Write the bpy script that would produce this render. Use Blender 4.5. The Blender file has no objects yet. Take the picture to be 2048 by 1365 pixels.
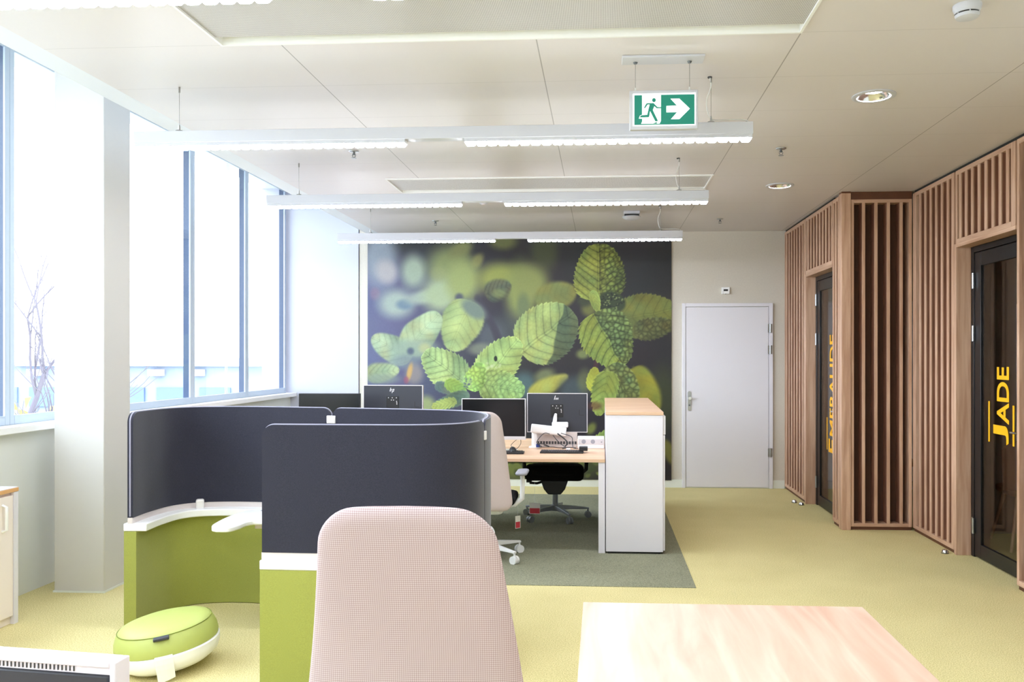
import bpy, bmesh, math, random
import numpy as np
from mathutils import Vector, Matrix
random.seed(7)
R = math.radians
SC = bpy.context.scene
COL = SC.collection

# ------------------------------------------------------------------ camera, sky, exposure
cam = bpy.data.cameras.new('camera'); camo = bpy.data.objects.new('camera', cam); COL.objects.link(camo)
camo.location = (0, 0, 1.55); camo.rotation_euler = (R(90), 0, R(3.354))
cam.sensor_fit = 'HORIZONTAL'; cam.sensor_width = 36; cam.lens = 29.09
cam.shift_x = -82 / 2048; cam.shift_y = 29.5 / 2048
cam.clip_start = .05; cam.clip_end = 500
SC.camera = camo

SKY = 2.7
w = bpy.data.worlds.new('world'); SC.world = w; w.use_nodes = True
wn = w.node_tree.nodes; wl = w.node_tree.links
bg = wn['Background']; bg.inputs[0].default_value = (.80, .88, 1.0, 1); bg.inputs[1].default_value = SKY
SC.view_settings.view_transform = 'Standard'; SC.view_settings.look = 'None'
SC.view_settings.gamma = 1; SC.view_settings.use_curve_mapping = False
SC.view_settings.exposure = 1.72
LAMP = 23.0      # strength of the luminous cells of the linear lamps
try:
    SC.cycles.max_bounces = 10; SC.cycles.diffuse_bounces = 6; SC.cycles.transparent_max_bounces = 16
    SC.cycles.sample_clamp_indirect = 6; SC.cycles.use_denoising = True
    SC.cycles.caustics_reflective = False; SC.cycles.caustics_refractive = False
except Exception:
    pass

# ------------------------------------------------------------------ materials
def lin(c):
    return tuple(((x / 255 / 12.92) if x / 255 <= .04045 else ((x / 255 + .055) / 1.055) ** 2.4) for x in c)
MATS = {}
def mat(name, rgb, rough=.5, metal=0, noise=0, nscale=20, bump=0, bscale=200, emit=0, spec=.5, sheen=0):
    m = bpy.data.materials.new(name); m.use_nodes = True
    nt = m.node_tree; b = nt.nodes['Principled BSDF']; c = lin(rgb)
    b.inputs['Base Color'].default_value = (*c, 1); b.inputs['Roughness'].default_value = rough
    b.inputs['Metallic'].default_value = metal; b.inputs['Specular IOR Level'].default_value = spec
    if sheen: b.inputs['Sheen Weight'].default_value = sheen
    if emit:
        b.inputs['Emission Color'].default_value = (*c, 1); b.inputs['Emission Strength'].default_value = emit
    tc = nt.nodes.new('ShaderNodeTexCoord')
    if noise:
        n = nt.nodes.new('ShaderNodeTexNoise'); n.inputs['Scale'].default_value = nscale; n.inputs['Detail'].default_value = 4
        r = nt.nodes.new('ShaderNodeValToRGB')
        r.color_ramp.elements[0].position = .3; r.color_ramp.elements[1].position = .7
        r.color_ramp.elements[0].color = (*[x * (1 - noise) for x in c], 1)
        r.color_ramp.elements[1].color = (*[min(1, x * (1 + noise)) for x in c], 1)
        nt.links.new(tc.outputs['Object'], n.inputs['Vector']); nt.links.new(n.outputs['Fac'], r.inputs['Fac'])
        nt.links.new(r.outputs['Color'], b.inputs['Base Color'])
    if bump:
        n2 = nt.nodes.new('ShaderNodeTexNoise'); n2.inputs['Scale'].default_value = bscale
        bp = nt.nodes.new('ShaderNodeBump'); bp.inputs['Strength'].default_value = bump; bp.inputs['Distance'].default_value = .002
        nt.links.new(tc.outputs['Object'], n2.inputs['Vector']); nt.links.new(n2.outputs['Fac'], bp.inputs['Height'])
        nt.links.new(bp.outputs['Normal'], b.inputs['Normal'])
    MATS[name] = m
    return m
def math_node(nt, op, a, b=None):
    n = nt.nodes.new('ShaderNodeMath'); n.operation = op
    for i, v in enumerate((a, b)):
        if v is None: continue
        if isinstance(v, (int, float)): n.inputs[i].default_value = v
        else: nt.links.new(v, n.inputs[i])
    return n.outputs[0]
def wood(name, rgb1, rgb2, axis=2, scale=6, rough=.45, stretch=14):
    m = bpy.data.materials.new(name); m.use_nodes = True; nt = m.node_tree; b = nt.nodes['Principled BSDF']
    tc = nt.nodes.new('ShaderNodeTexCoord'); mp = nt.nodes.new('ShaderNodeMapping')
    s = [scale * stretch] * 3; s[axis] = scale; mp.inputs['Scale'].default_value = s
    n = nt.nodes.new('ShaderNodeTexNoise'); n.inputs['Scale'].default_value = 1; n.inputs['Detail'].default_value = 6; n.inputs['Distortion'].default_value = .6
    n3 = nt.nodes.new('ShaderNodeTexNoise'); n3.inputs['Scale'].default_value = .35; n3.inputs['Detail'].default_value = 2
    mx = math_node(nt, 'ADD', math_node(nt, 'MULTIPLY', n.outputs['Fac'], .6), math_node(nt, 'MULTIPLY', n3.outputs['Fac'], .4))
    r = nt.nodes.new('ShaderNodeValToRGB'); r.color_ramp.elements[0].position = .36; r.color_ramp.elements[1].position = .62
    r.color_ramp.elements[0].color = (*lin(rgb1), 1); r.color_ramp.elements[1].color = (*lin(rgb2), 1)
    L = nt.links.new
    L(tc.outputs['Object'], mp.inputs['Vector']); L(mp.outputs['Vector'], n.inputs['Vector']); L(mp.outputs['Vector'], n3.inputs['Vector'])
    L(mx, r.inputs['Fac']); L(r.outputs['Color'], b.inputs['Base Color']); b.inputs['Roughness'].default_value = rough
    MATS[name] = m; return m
def carpet(name, rgb1, rgb2):
    m = bpy.data.materials.new(name); m.use_nodes = True; nt = m.node_tree; b = nt.nodes['Principled BSDF']; L = nt.links.new
    tc = nt.nodes.new('ShaderNodeTexCoord')
    n = nt.nodes.new('ShaderNodeTexNoise'); n.inputs['Scale'].default_value = 160; n.inputs['Detail'].default_value = 3
    n2 = nt.nodes.new('ShaderNodeTexNoise'); n2.inputs['Scale'].default_value = 2.2; n2.inputs['Detail'].default_value = 3
    f = math_node(nt, 'ADD', math_node(nt, 'MULTIPLY', n.outputs['Fac'], .88), math_node(nt, 'MULTIPLY', n2.outputs['Fac'], .12))
    r = nt.nodes.new('ShaderNodeValToRGB'); r.color_ramp.elements[0].position = .38; r.color_ramp.elements[1].position = .62
    r.color_ramp.elements[0].color = (*lin(rgb1), 1); r.color_ramp.elements[1].color = (*lin(rgb2), 1)
    bp = nt.nodes.new('ShaderNodeBump'); bp.inputs['Strength'].default_value = .5; bp.inputs['Distance'].default_value = .004
    L(tc.outputs['Object'], n.inputs['Vector']); L(tc.outputs['Object'], n2.inputs['Vector']); L(f, r.inputs['Fac'])
    L(r.outputs['Color'], b.inputs['Base Color']); L(n.outputs['Fac'], bp.inputs['Height']); L(bp.outputs['Normal'], b.inputs['Normal'])
    b.inputs['Roughness'].default_value = .95; b.inputs['Specular IOR Level'].default_value = .1
    MATS[name] = m; return m
def ceiling_mat():
    m = bpy.data.materials.new('ceiling_panels'); m.use_nodes = True; nt = m.node_tree; b = nt.nodes['Principled BSDF']; L = nt.links.new
    tc = nt.nodes.new('ShaderNodeTexCoord'); sp = nt.nodes.new('ShaderNodeSeparateXYZ'); L(tc.outputs['Object'], sp.inputs[0])
    def seam(out, off, period, half):
        a = math_node(nt, 'ADD', out, off); d = math_node(nt, 'DIVIDE', a, period); fr = math_node(nt, 'FRACT', d)
        c = math_node(nt, 'ABSOLUTE', math_node(nt, 'SUBTRACT', fr, .5)); return math_node(nt, 'GREATER_THAN', c, .5 - half / period)
    sx = seam(sp.outputs[0], 9.9, 1.2, .0028); sy = seam(sp.outputs[1], 8.21, .6, .0016)
    s = math_node(nt, 'MINIMUM', math_node(nt, 'ADD', math_node(nt, 'MULTIPLY', sx, .6), math_node(nt, 'MULTIPLY', sy, .3)), 1)
    mx = nt.nodes.new('ShaderNodeMix'); mx.data_type = 'RGBA'; L(s, mx.inputs[0])
    mx.inputs[6].default_value = (*lin((214, 209, 210)), 1); mx.inputs[7].default_value = (*lin((70, 66, 60)), 1)
    L(mx.outputs[2], b.inputs['Base Color']); b.inputs['Roughness'].default_value = .42
    MATS['ceiling'] = m
def mesh_mat():   # perforated metal
    m = bpy.data.materials.new('perforated'); m.use_nodes = True; nt = m.node_tree; b = nt.nodes['Principled BSDF']; L = nt.links.new
    tc = nt.nodes.new('ShaderNodeTexCoord'); sp = nt.nodes.new('ShaderNodeSeparateXYZ'); L(tc.outputs['Object'], sp.inputs[0])
    p = .0105
    u = math_node(nt, 'SINE', math_node(nt, 'MULTIPLY', math_node(nt, 'ADD', sp.outputs[0], sp.outputs[1]), math.pi / p * 1.414))
    v = math_node(nt, 'SINE', math_node(nt, 'MULTIPLY', math_node(nt, 'SUBTRACT', sp.outputs[0], sp.outputs[1]), math.pi / p * 1.414))
    h = math_node(nt, 'GREATER_THAN', math_node(nt, 'MULTIPLY', u, v), .22)
    mx = nt.nodes.new('ShaderNodeMix'); mx.data_type = 'RGBA'; L(h, mx.inputs[0])
    mx.inputs[6].default_value = (*lin((206, 204, 204)), 1); mx.inputs[7].default_value = (*lin((120, 119, 118)), 1)
    L(mx.outputs[2], b.inputs['Base Color']); b.inputs['Roughness'].default_value = .5
    MATS['perforated'] = m
def knit_mat(name, rgb1, rgb2, p=.0048):
    m = bpy.data.materials.new(name); m.use_nodes = True; nt = m.node_tree; b = nt.nodes['Principled BSDF']; L = nt.links.new
    tc = nt.nodes.new('ShaderNodeTexCoord'); sp = nt.nodes.new('ShaderNodeSeparateXYZ'); L(tc.outputs['Object'], sp.inputs[0])
    u = math_node(nt, 'SINE', math_node(nt, 'MULTIPLY', math_node(nt, 'ADD', sp.outputs[0], sp.outputs[2]), math.pi / p))
    v = math_node(nt, 'SINE', math_node(nt, 'MULTIPLY', math_node(nt, 'SUBTRACT', sp.outputs[0], sp.outputs[2]), math.pi / p))
    f = math_node(nt, 'ADD', math_node(nt, 'MULTIPLY', math_node(nt, 'MULTIPLY', u, v), .5), .5)
    r = nt.nodes.new('ShaderNodeValToRGB'); r.color_ramp.elements[0].position = .25; r.color_ramp.elements[1].position = .85
    r.color_ramp.elements[0].color = (*lin(rgb2), 1); r.color_ramp.elements[1].color = (*lin(rgb1), 1)
    bp = nt.nodes.new('ShaderNodeBump'); bp.inputs['Strength'].default_value = .35; bp.inputs['Distance'].default_value = .001; bp.invert = True
    L(f, r.inputs['Fac']); L(r.outputs['Color'], b.inputs['Base Color']); L(f, bp.inputs['Height']); L(bp.outputs['Normal'], b.inputs['Normal'])
    b.inputs['Roughness'].default_value = .85; b.inputs['Specular IOR Level'].default_value = .15
    MATS[name] = m
def weave_mat(name, rgb, p=.0035, var=.12):
    m = bpy.data.materials.new(name); m.use_nodes = True; nt = m.node_tree; b = nt.nodes['Principled BSDF']; L = nt.links.new
    tc = nt.nodes.new('ShaderNodeTexCoord'); n = nt.nodes.new('ShaderNodeTexNoise'); mp = nt.nodes.new('ShaderNodeMapping')
    mp.inputs['Scale'].default_value = (1, 1, 2.6); n.inputs['Scale'].default_value = 1 / p; n.inputs['Detail'].default_value = 1
    r = nt.nodes.new('ShaderNodeValToRGB'); r.color_ramp.elements[0].position = .3; r.color_ramp.elements[1].position = .7; c = lin(rgb)
    r.color_ramp.elements[0].color = (*[x * (1 - var) for x in c], 1); r.color_ramp.elements[1].color = (*[x * (1 + var) for x in c], 1)
    bp = nt.nodes.new('ShaderNodeBump'); bp.inputs['Strength'].default_value = .3; bp.inputs['Distance'].default_value = .001
    L(tc.outputs['Object'], mp.inputs['Vector']); L(mp.outputs['Vector'], n.inputs['Vector']); L(n.outputs['Fac'], r.inputs['Fac'])
    L(r.outputs['Color'], b.inputs['Base Color']); L(n.outputs['Fac'], bp.inputs['Height']); L(bp.outputs['Normal'], b.inputs['Normal'])
    b.inputs['Roughness'].default_value = .9; b.inputs['Specular IOR Level'].default_value = .2; b.inputs['Sheen Weight'].default_value = .25
    MATS[name] = m
def glass_mat(name, tint, ior=1.45, rough=.0):
    m = bpy.data.materials.new(name); m.use_nodes = True; nt = m.node_tree; L = nt.links.new
    for n in list(nt.nodes):
        if n.type == 'BSDF_PRINCIPLED': nt.nodes.remove(n)
    out = [n for n in nt.nodes if n.type == 'OUTPUT_MATERIAL'][0]
    t = nt.nodes.new('ShaderNodeBsdfTransparent'); t.inputs[0].default_value = (*tint, 1)
    g = nt.nodes.new('ShaderNodeBsdfGlossy'); g.inputs['Roughness'].default_value = rough
    f = nt.nodes.new('ShaderNodeLayerWeight'); f.inputs['Blend'].default_value = .5
    fc = math_node(nt, 'ADD', math_node(nt, 'MULTIPLY', math_node(nt, 'POWER', f.outputs['Facing'], 5), .8), .03)
    mx = nt.nodes.new('ShaderNodeMixShader'); L(fc, mx.inputs[0]); L(t.outputs[0], mx.inputs[1]); L(g.outputs[0], mx.inputs[2]); L(mx.outputs[0], out.inputs[0])
    MATS[name] = m
mat('white_paint', (232, 233, 232), .5); mat('wall_white', (222, 224, 220), .6, bump=.05)
mat('wall_green', (204, 198, 186), .7, noise=.03, nscale=60, bump=.15, bscale=300)
mat('wall_reveal', (190, 192, 206), .6); mat('column_white', (204, 202, 198), .55)
mat('base_white', (222, 226, 218), .45); mat('frame_alu', (186, 198, 212), .4)
mat('fin_blue', (40, 62, 92), .5); mat('sill_white', (238, 238, 238), .35)
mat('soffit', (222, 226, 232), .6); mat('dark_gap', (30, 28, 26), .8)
mat('lamp_white', (198, 200, 208), .4); mat('cell', (240, 246, 255), .4, emit=LAMP)
mat('down_glow', (255, 250, 240), .4, emit=LAMP * .9); mat('chrome', (225, 225, 228), .16, metal=1)
mat('steel', (176, 178, 180), .32, metal=.9); mat('dark_metal', (96, 102, 108), .4, metal=.6)
mat('cable_white', (226, 226, 224), .5); mat('wire', (150, 148, 144), .4, metal=.5)
mat('sign_glow', (250, 255, 252), .4, emit=.3); mat('sign_green', (14, 112, 94), .4, emit=.2)
mat('black_plastic', (22, 22, 24), .45); mat('screen_black', (12, 12, 13), .22); mat('shell_black', (44, 46, 54), .42)
mat('silver', (212, 208, 210), .35, metal=.35); mat('white_plastic', (240, 240, 240), .35); mat('logo', (235, 235, 238), .3, metal=.2)
mat('black_fabric', (16, 16, 18), .9, spec=.2); mat('grey_base', (150, 154, 158), .35, metal=.5)
mat('green_vinyl', (174, 184, 100), .48, bump=.05, bscale=400); mat('seam_green', (120, 132, 46), .6)
mat('strap_dark', (52, 54, 62), .5); mat('paper', (236, 234, 226), .7); mat('tag_red', (196, 52, 66), .6)
mat('melamine', (222, 219, 226), .35); mat('melamine_warm', (236, 224, 216), .4); mat('edge_oak', (214, 164, 108), .5)
mat('black_frame', (14, 15, 20), .35); mat('yellow', (246, 178, 8), .5); mat('room_grey', (170, 164, 158), .8)
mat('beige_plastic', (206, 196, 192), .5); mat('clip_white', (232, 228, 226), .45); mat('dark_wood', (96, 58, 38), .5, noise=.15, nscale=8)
mat('bark', (104, 98, 106), .9); mat('ground', (165, 165, 160), .9, noise=.1, nscale=.5); mat('far_blue', (140, 152, 172), .7)
mat('far_white', (205, 205, 205), .7); mat('bush', (170, 160, 90), .9, noise=.3, nscale=3); mat('far_glass', (104, 122, 156), .6); mat('far_red', (150, 96, 110), .6)
mat('keys', (58, 54, 56), .6); mat('brown_seat', (120, 78, 52), .7); mat('pad_grey', (150, 150, 158), .5); mat('door_white', (222, 220, 226), .4)
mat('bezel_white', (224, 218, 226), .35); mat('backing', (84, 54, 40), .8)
mat('slot_dark', (60, 60, 62), .6); mat('blue_plug', (30, 60, 140), .4)
wood('oak_v', (176, 136, 110), (208, 172, 146), axis=2, scale=2.5); wood('oak_h', (176, 136, 110), (208, 172, 146), axis=1, scale=2.5)
wood('oak_x', (176, 136, 110), (208, 172, 146), axis=0, scale=2.5)
wood('oak_shaded', (112, 72, 54), (146, 100, 78), axis=2, scale=2.5); wood('table_wood', (198, 158, 134), (224, 198, 178), axis=1, scale=1.6, stretch=9, rough=.38)  # first wood is oak darkened to carry the shade in the slat gaps
wood('desk_wood', (202, 160, 128), (222, 190, 160), axis=0, scale=2, stretch=9)
carpet('carpet_yellow', (190, 178, 124), (228, 216, 162)); carpet('carpet_grey', (118, 118, 98), (154, 154, 130))
ceiling_mat(); mesh_mat()
knit_mat('knit_pink', (206, 193, 193), (170, 149, 150)); weave_mat('fabric_pink', (198, 182, 180), var=.05)
weave_mat('navy', (42, 42, 54), var=.3); weave_mat('green_fabric', (148, 152, 72), var=.12); mat('piping', (150, 148, 166), .6)
glass_mat('window_glass', (.97, .99, 1.0)); glass_mat('door_glass', (.86, .84, .82), 1.5)

# ------------------------------------------------------------------ mesh builder
class MB:
    def __init__(s): s.v = []; s.f = []
    def add(s, vs, fs):
        o = len(s.v); s.v += [tuple(p) for p in vs]; s.f += [tuple(i + o for i in f) for f in fs]; return s
    def box(s, x0, x1, y0, y1, z0, z1):
        vs = [(x, y, z) for z in (z0, z1) for y in (y0, y1) for x in (x0, x1)]
        return s.add(vs, [(0, 2, 3, 1), (4, 5, 7, 6), (0, 1, 5, 4), (2, 6, 7, 3), (0, 4, 6, 2), (1, 3, 7, 5)])
    def prism(s, poly, a, b, axis='z'):
        n = len(poly)
        def P(p, t): return {'z': (p[0], p[1], t), 'y': (p[0], t, p[1]), 'x': (t, p[0], p[1])}[axis]
        vs = [P(p, a) for p in poly] + [P(p, b) for p in poly]
        return s.add(vs, [tuple(range(n))[::-1], tuple(range(n, 2 * n))] + [(i, (i + 1) % n, n + (i + 1) % n, n + i) for i in range(n)])
    def lathe(s, prof, c=(0, 0, 0), n=32, sx=1, sy=1):
        vs = [(c[0] + r * sx * math.cos(2 * math.pi * k / n), c[1] + r * sy * math.sin(2 * math.pi * k / n), c[2] + z) for r, z in prof for k in range(n)]
        fs = [(i * n + k, i * n + (k + 1) % n, (i + 1) * n + (k + 1) % n, (i + 1) * n + k) for i in range(len(prof) - 1) for k in range(n)]
        fs.append(tuple(range(n))[::-1]); fs.append(tuple((len(prof) - 1) * n + k for k in range(n)))
        return s.add(vs, fs)
    def cyl(s, a, b, r, r2=None, n=16):
        return s.tube([a, b], r, n, r2)
    def tube(s, pts, r, n=8, r2=None):
        pts = [Vector(p) for p in pts]; m = len(pts)
        rad = r if isinstance(r, (list, tuple)) else [r + ((r2 if r2 is not None else r) - r) * i / (m - 1) for i in range(m)]
        t0 = (pts[1] - pts[0]).normalized(); up = Vector((0, 0, 1)) if abs(t0.z) < .9 else Vector((1, 0, 0))
        nrm = t0.cross(up).normalized(); vs = []
        for i, p in enumerate(pts):
            t = (pts[min(i + 1, m - 1)] - pts[max(i - 1, 0)]).normalized()
            nrm = (nrm - t * nrm.dot(t)).normalized(); bn = t.cross(nrm)
            vs += [p + (nrm * math.cos(2 * math.pi * k / n) + bn * math.sin(2 * math.pi * k / n)) * rad[i] for k in range(n)]
        fs = [(i * n + k, i * n + (k + 1) % n, (i + 1) * n + (k + 1) % n, (i + 1) * n + k) for i in range(m - 1) for k in range(n)]
        fs.append(tuple(range(n))[::-1]); fs.append(tuple((m - 1) * n + k for k in range(n)))
        return s.add(vs, fs)
    def rings(s, rings, cap=True):
        n = len(rings[0]); vs = [p for r_ in rings for p in r_]
        fs = [(i * n + k, i * n + (k + 1) % n, (i + 1) * n + (k + 1) % n, (i + 1) * n + k) for i in range(len(rings) - 1) for k in range(n)]
        if cap: fs.append(tuple(range(n))[::-1]); fs.append(tuple((len(rings) - 1) * n + k for k in range(n)))
        return s.add(vs, fs)
    def xf(s, M):
        s.v = [tuple(M @ Vector(p)) for p in s.v]; return s
    def build(s, name, material, parent=None, off=None, bevel=0, smooth=None, seg=2):
        me = bpy.data.meshes.new(name); o_ = Vector(off) if off is not None else Vector((0, 0, 0))
        me.from_pydata([tuple(Vector(p) - o_) for p in s.v], [], s.f)
        bm = bmesh.new(); bm.from_mesh(me); bmesh.ops.recalc_face_normals(bm, faces=bm.faces); bm.to_mesh(me); bm.free()
        me.materials.append(MATS[material] if isinstance(material, str) else material)
        if smooth or bevel:
            me.polygons.foreach_set('use_smooth', [True] * len(me.polygons)); me.set_sharp_from_angle(angle=R(smooth or 40))
        ob = bpy.data.objects.new(name, me); COL.objects.link(ob)
        if parent is not None: ob.parent = parent
        elif off is not None: ob.location = off
        if bevel:
            b = ob.modifiers.new('bevel', 'BEVEL'); b.width = bevel; b.segments = seg; b.limit_method = 'ANGLE'; b.angle_limit = R(40)
            b.harden_normals = False
        return ob
def box(*a): return MB().box(*a)
def tag(o, label, cat, group=None, kind=None):
    o['label'] = label; o['category'] = cat
    if group: o['group'] = group
    if kind: o['kind'] = kind
    return o
def thing(name, loc, label, cat, rz=0, group=None):
    o = bpy.data.objects.new(name, None); COL.objects.link(o); o.location = loc; o.rotation_euler = (0, 0, rz); o.empty_display_size = .1
    return tag(o, label, cat, group)
def struct(o, label, cat='wall'):
    o['kind'] = 'structure'; o['label'] = label; o['category'] = cat; return o
def copy_tree(o, parent=None):
    c = o.copy(); COL.objects.link(c)
    if parent is not None: c.parent = parent
    for ch in list(o.children): copy_tree(ch, c)
    return c
def rrect(x0, x1, y0, y1, r, n=6):
    pts = []
    for cx, cy, a0 in ((x1 - r, y1 - r, 0), (x0 + r, y1 - r, 90), (x0 + r, y0 + r, 180), (x1 - r, y0 + r, 270)):
        pts += [(cx + r * math.cos(R(a0 + 90 * k / n)), cy + r * math.sin(R(a0 + 90 * k / n))) for k in range(n + 1)]
    return pts
def catmull(P, k=8):
    out = []; P = [Vector(p) for p in P]; Q = [2 * P[0] - P[1]] + P + [2 * P[-1] - P[-2]]
    for i in range(1, len(Q) - 2):
        for j in range(k):
            t = j / k
            out.append(.5 * (2 * Q[i] + (Q[i + 1] - Q[i - 1]) * t + (2 * Q[i - 1] - 5 * Q[i] + 4 * Q[i + 1] - Q[i + 2]) * t * t + (3 * Q[i] - 3 * Q[i + 1] + Q[i + 2] - Q[i - 1]) * t ** 3))
    out.append(P[-1]); return out

YB, XR, XN, XL = 9.80, 2.13, 2.75, -3.75      # back wall, far and near right walls, low window wall
CE, SO = 3.01, 3.57                           # ceiling, raised soffit by the windows
YF = -4.0                                     # wall behind the camera

# ------------------------------------------------------------------ room shell
struct(box(-4.1, 6.2, YF, 10.1, -.2, 0).build('floor', 'carpet_yellow'), 'mustard yellow flecked carpet floor', 'floor')
struct(box(-3.2, .63, 5.56, 9.22, 0, .004).build('trim_1', 'carpet_grey'), 'grey-green carpet field under the rear desks', 'carpet')
m = MB()
m.box(-2.65, .9 - 2.68, YF, YB, CE, CE + .12)      # the ceiling is laid around the two recessed vents
hx, holes = 1.525, (4.74, 7.19)      # the right strip is pierced for the two downlights
m.box(.9, hx - .15, YF, YB, CE, CE + .12); m.box(hx + .15, XR + .15, YF, YB, CE, CE + .12)
for a, b in ((YF, holes[0] - .15), (holes[0] + .15, holes[1] - .15), (holes[1] + .15, YB)): m.box(hx - .15, hx + .15, a, b, CE, CE + .12)
for hy in holes:
    n = 40; ci = [(hx + .094 * math.cos(2 * math.pi * k / n), hy + .094 * math.sin(2 * math.pi * k / n)) for k in range(n)]
    sq = []
    for k in range(n):
        c_, s_ = math.cos(2 * math.pi * k / n), math.sin(2 * math.pi * k / n); q = .15 / max(abs(c_), abs(s_)); sq.append((hx + q * c_, hy + q * s_))
    m.rings([[(x, y, z) for x, y in ring] for ring, z in ((sq, CE + .12), (sq, CE), (ci, CE), (ci, CE + .12), (sq, CE + .12))], False)
for a, b in ((YF, 3.16), (3.785, 6.72), (7.30, YB)): m.box(.9 - 2.68, .9, a, b, CE, CE + .12)
struct(m.build('ceiling', 'ceiling'), 'cream metal panel ceiling with fine seams', 'ceiling')
struct(box(XR + .15, 6.2, YF, 7.5, CE - .0, CE + .12).build('trim_2', 'ceiling'), 'ceiling strip along the near slatted wall', 'ceiling')
struct(box(XR + .15, 6.2, 7.5, 10.1, CE - .0, CE + .12).build('trim_15', 'ceiling'), 'ceiling of the far meeting room', 'ceiling')
struct(box(-4.1, -2.65, YF, 10.1, SO, SO + .12).build('trim_3', 'soffit'), 'raised white soffit above the windows', 'ceiling')
struct(box(-2.66, -2.65, YF, YB, CE, SO).build('trim_4', 'soffit'), 'white upstand closing the ceiling edge', 'trim')
struct(box(-2.80, -2.66, YF, YB, CE, CE + .03).build('trim_5', 'soffit'), 'pale lip along the window side of the ceiling', 'trim')
struct(box(-2.905, 6.2, YB, YB + .15, 0, SO + .1).build('wall_back', 'wall_green'), 'grey-green painted back wall')
struct(box(-4.1, -2.915, YB - .012, YB + .15, 0, SO + .1).build('wall_left_back', 'wall_reveal'), 'white wall panel beside the last window')
struct(box(-2.905, XR, YB - .014, YB, 0, .095).build('baseboard_back', 'base_white'), 'pale baseboard along the back wall', 'baseboard')
struct(box(XL - .2, XL, YF, YB - .012, 0, 1.09).build('wall_left', 'wall_white'), 'low pale wall below the windows')
for i, y in enumerate((1.58, 2.76, 3.94, 5.0, 6.28, 7.48, 8.64)):
    pass
struct(box(XL - .22, -3.67, YF, YB - .012, 1.06, 1.105).build('trim_6', 'sill_white', bevel=.004), 'long white window sill', 'sill')
struct(box(-4.1, 6.2, YF - .15, YF, 0, SO + .1).build('wall_front', 'wall_white'), 'white wall behind the viewpoint')

# ------------------------------------------------------------------ windows
WX = -3.80
ws = [y for y in (-3.34, -2.16, -.98, .2, 1.38, 2.56, 3.74, 5.10, 6.28, 7.48, 8.66, 9.76)]
for i in range(len(ws) - 1):
    a, b = ws[i], ws[i + 1]
    root = bpy.data.objects.new('window_%d' % (i + 1), None); COL.objects.link(root); root.location = (WX, a, 1.1)
    struct(root, 'tall window bay %s' % ['behind the viewpoint', 'next to the back of the room', 'third from the rear', 'fourth from the rear', 'fifth from the rear', 'left of the low cabinet', 'at the left picture edge',
        'left of the white column', 'right of the white column', 'second from the back wall', 'nearest the back wall'][i], 'window')
    off = root.location
    f = MB()
    f.box(WX - .008, WX + .008, a + .001, a + .042, 1.105, SO); f.box(WX - .008, WX + .008, b - .042, b - .001, 1.105, SO)
    f.box(WX - .008, WX + .008, a + .042, b - .042, 1.105, 1.165); f.box(WX - .008, WX + .008, a + .042, b - .042, SO - .05, SO)
    f.build('window_frame', 'frame_alu', root, off, bevel=.003)
    box(WX - .003, WX + .001, a + .042, b - .042, 1.165, SO - .05).build('pane', 'window_glass', root, off)
    box(WX - .062, WX - .009, b - .040, b - .008, .9, SO + .2).build('outer_fin', 'fin_blue', root, off)
    if i == 9:
        g = MB()
        g.tube([(WX - .12, 8.42, 1.1), (WX - .12, 8.46, 3.6)], .004, 6); g.tube([(WX - .12, 8.46, 1.1), (WX - .12, 8.50, 3.6)], .004, 6)
        g.build('blind_wire', 'cable_white', root, off)

# column in front of the windows
col = thing('column', (-3.41, 5.40, 0), 'white square column standing in front of the windows', 'column')
box(-3.58, -3.24, 5.22, 5.52, 0, SO).build('shaft', 'column_white', col, col.location, bevel=.006)
box(-3.585, -3.235, 5.215, 5.525, 0, .012).build('foot_gasket', 'base_white', col, col.location)
col['kind'] = 'structure'

# ------------------------------------------------------------------ recessed ceiling vents
def vent(name, y0, y1, label):
    x0, x1 = .9 - 2.68, .9
    t = thing(name, ((x0 + x1) / 2, (y0 + y1) / 2, CE), label, 'vent', group='perforated ceiling panels'); o = t.location
    f = MB()
    for a in ((x0, x0 + .012, y0, y1), (x1 - .012, x1, y0, y1), (x0 + .012, x1 - .012, y0, y0 + .012), (x0 + .012, x1 - .012, y1 - .012, y1)):
        f.box(a[0], a[1], a[2], a[3], CE - .008, CE + .10)
    f.build('frame', 'white_paint', t, o)
    # sloping white strips either side of the mesh
    s_ = MB()
    for ya, yb in ((y1 - .012, y1 - .085), (y0 + .012, y0 + .085)):
        s_.add([(x0 + .012, ya, CE + .045), (x1 - .012, ya, CE + .045), (x1 - .012, yb, CE + .004), (x0 + .012, yb, CE + .004),
                (x0 + .012, ya, CE + .05), (x1 - .012, ya, CE + .05), (x1 - .012, yb, CE + .009), (x0 + .012, yb, CE + .009)],
               [(0, 1, 2, 3), (7, 6, 5, 4), (0, 4, 5, 1), (2, 6, 7, 3), (1, 5, 6, 2), (0, 3, 7, 4)])
    s_.build('deflector', 'white_paint', t, o)
    box(x0 + .012, x1 - .012, y0 + .085, y1 - .085, CE + .002, CE + .012).build('perforated_sheet', 'perforated', t, o)
    box(x0 - .02, x1 + .02, y0 - .02, y1 + .02, CE + .101, CE + .115).build('backing', 'white_paint', t, o)
    return t
vent('ceiling_vent', 3.16, 3.785, 'large perforated ceiling panel at the top of the picture')
vent('ceiling_vent', 6.72, 7.30, 'narrow-looking recessed ceiling panel between two linear lamps')

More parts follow.
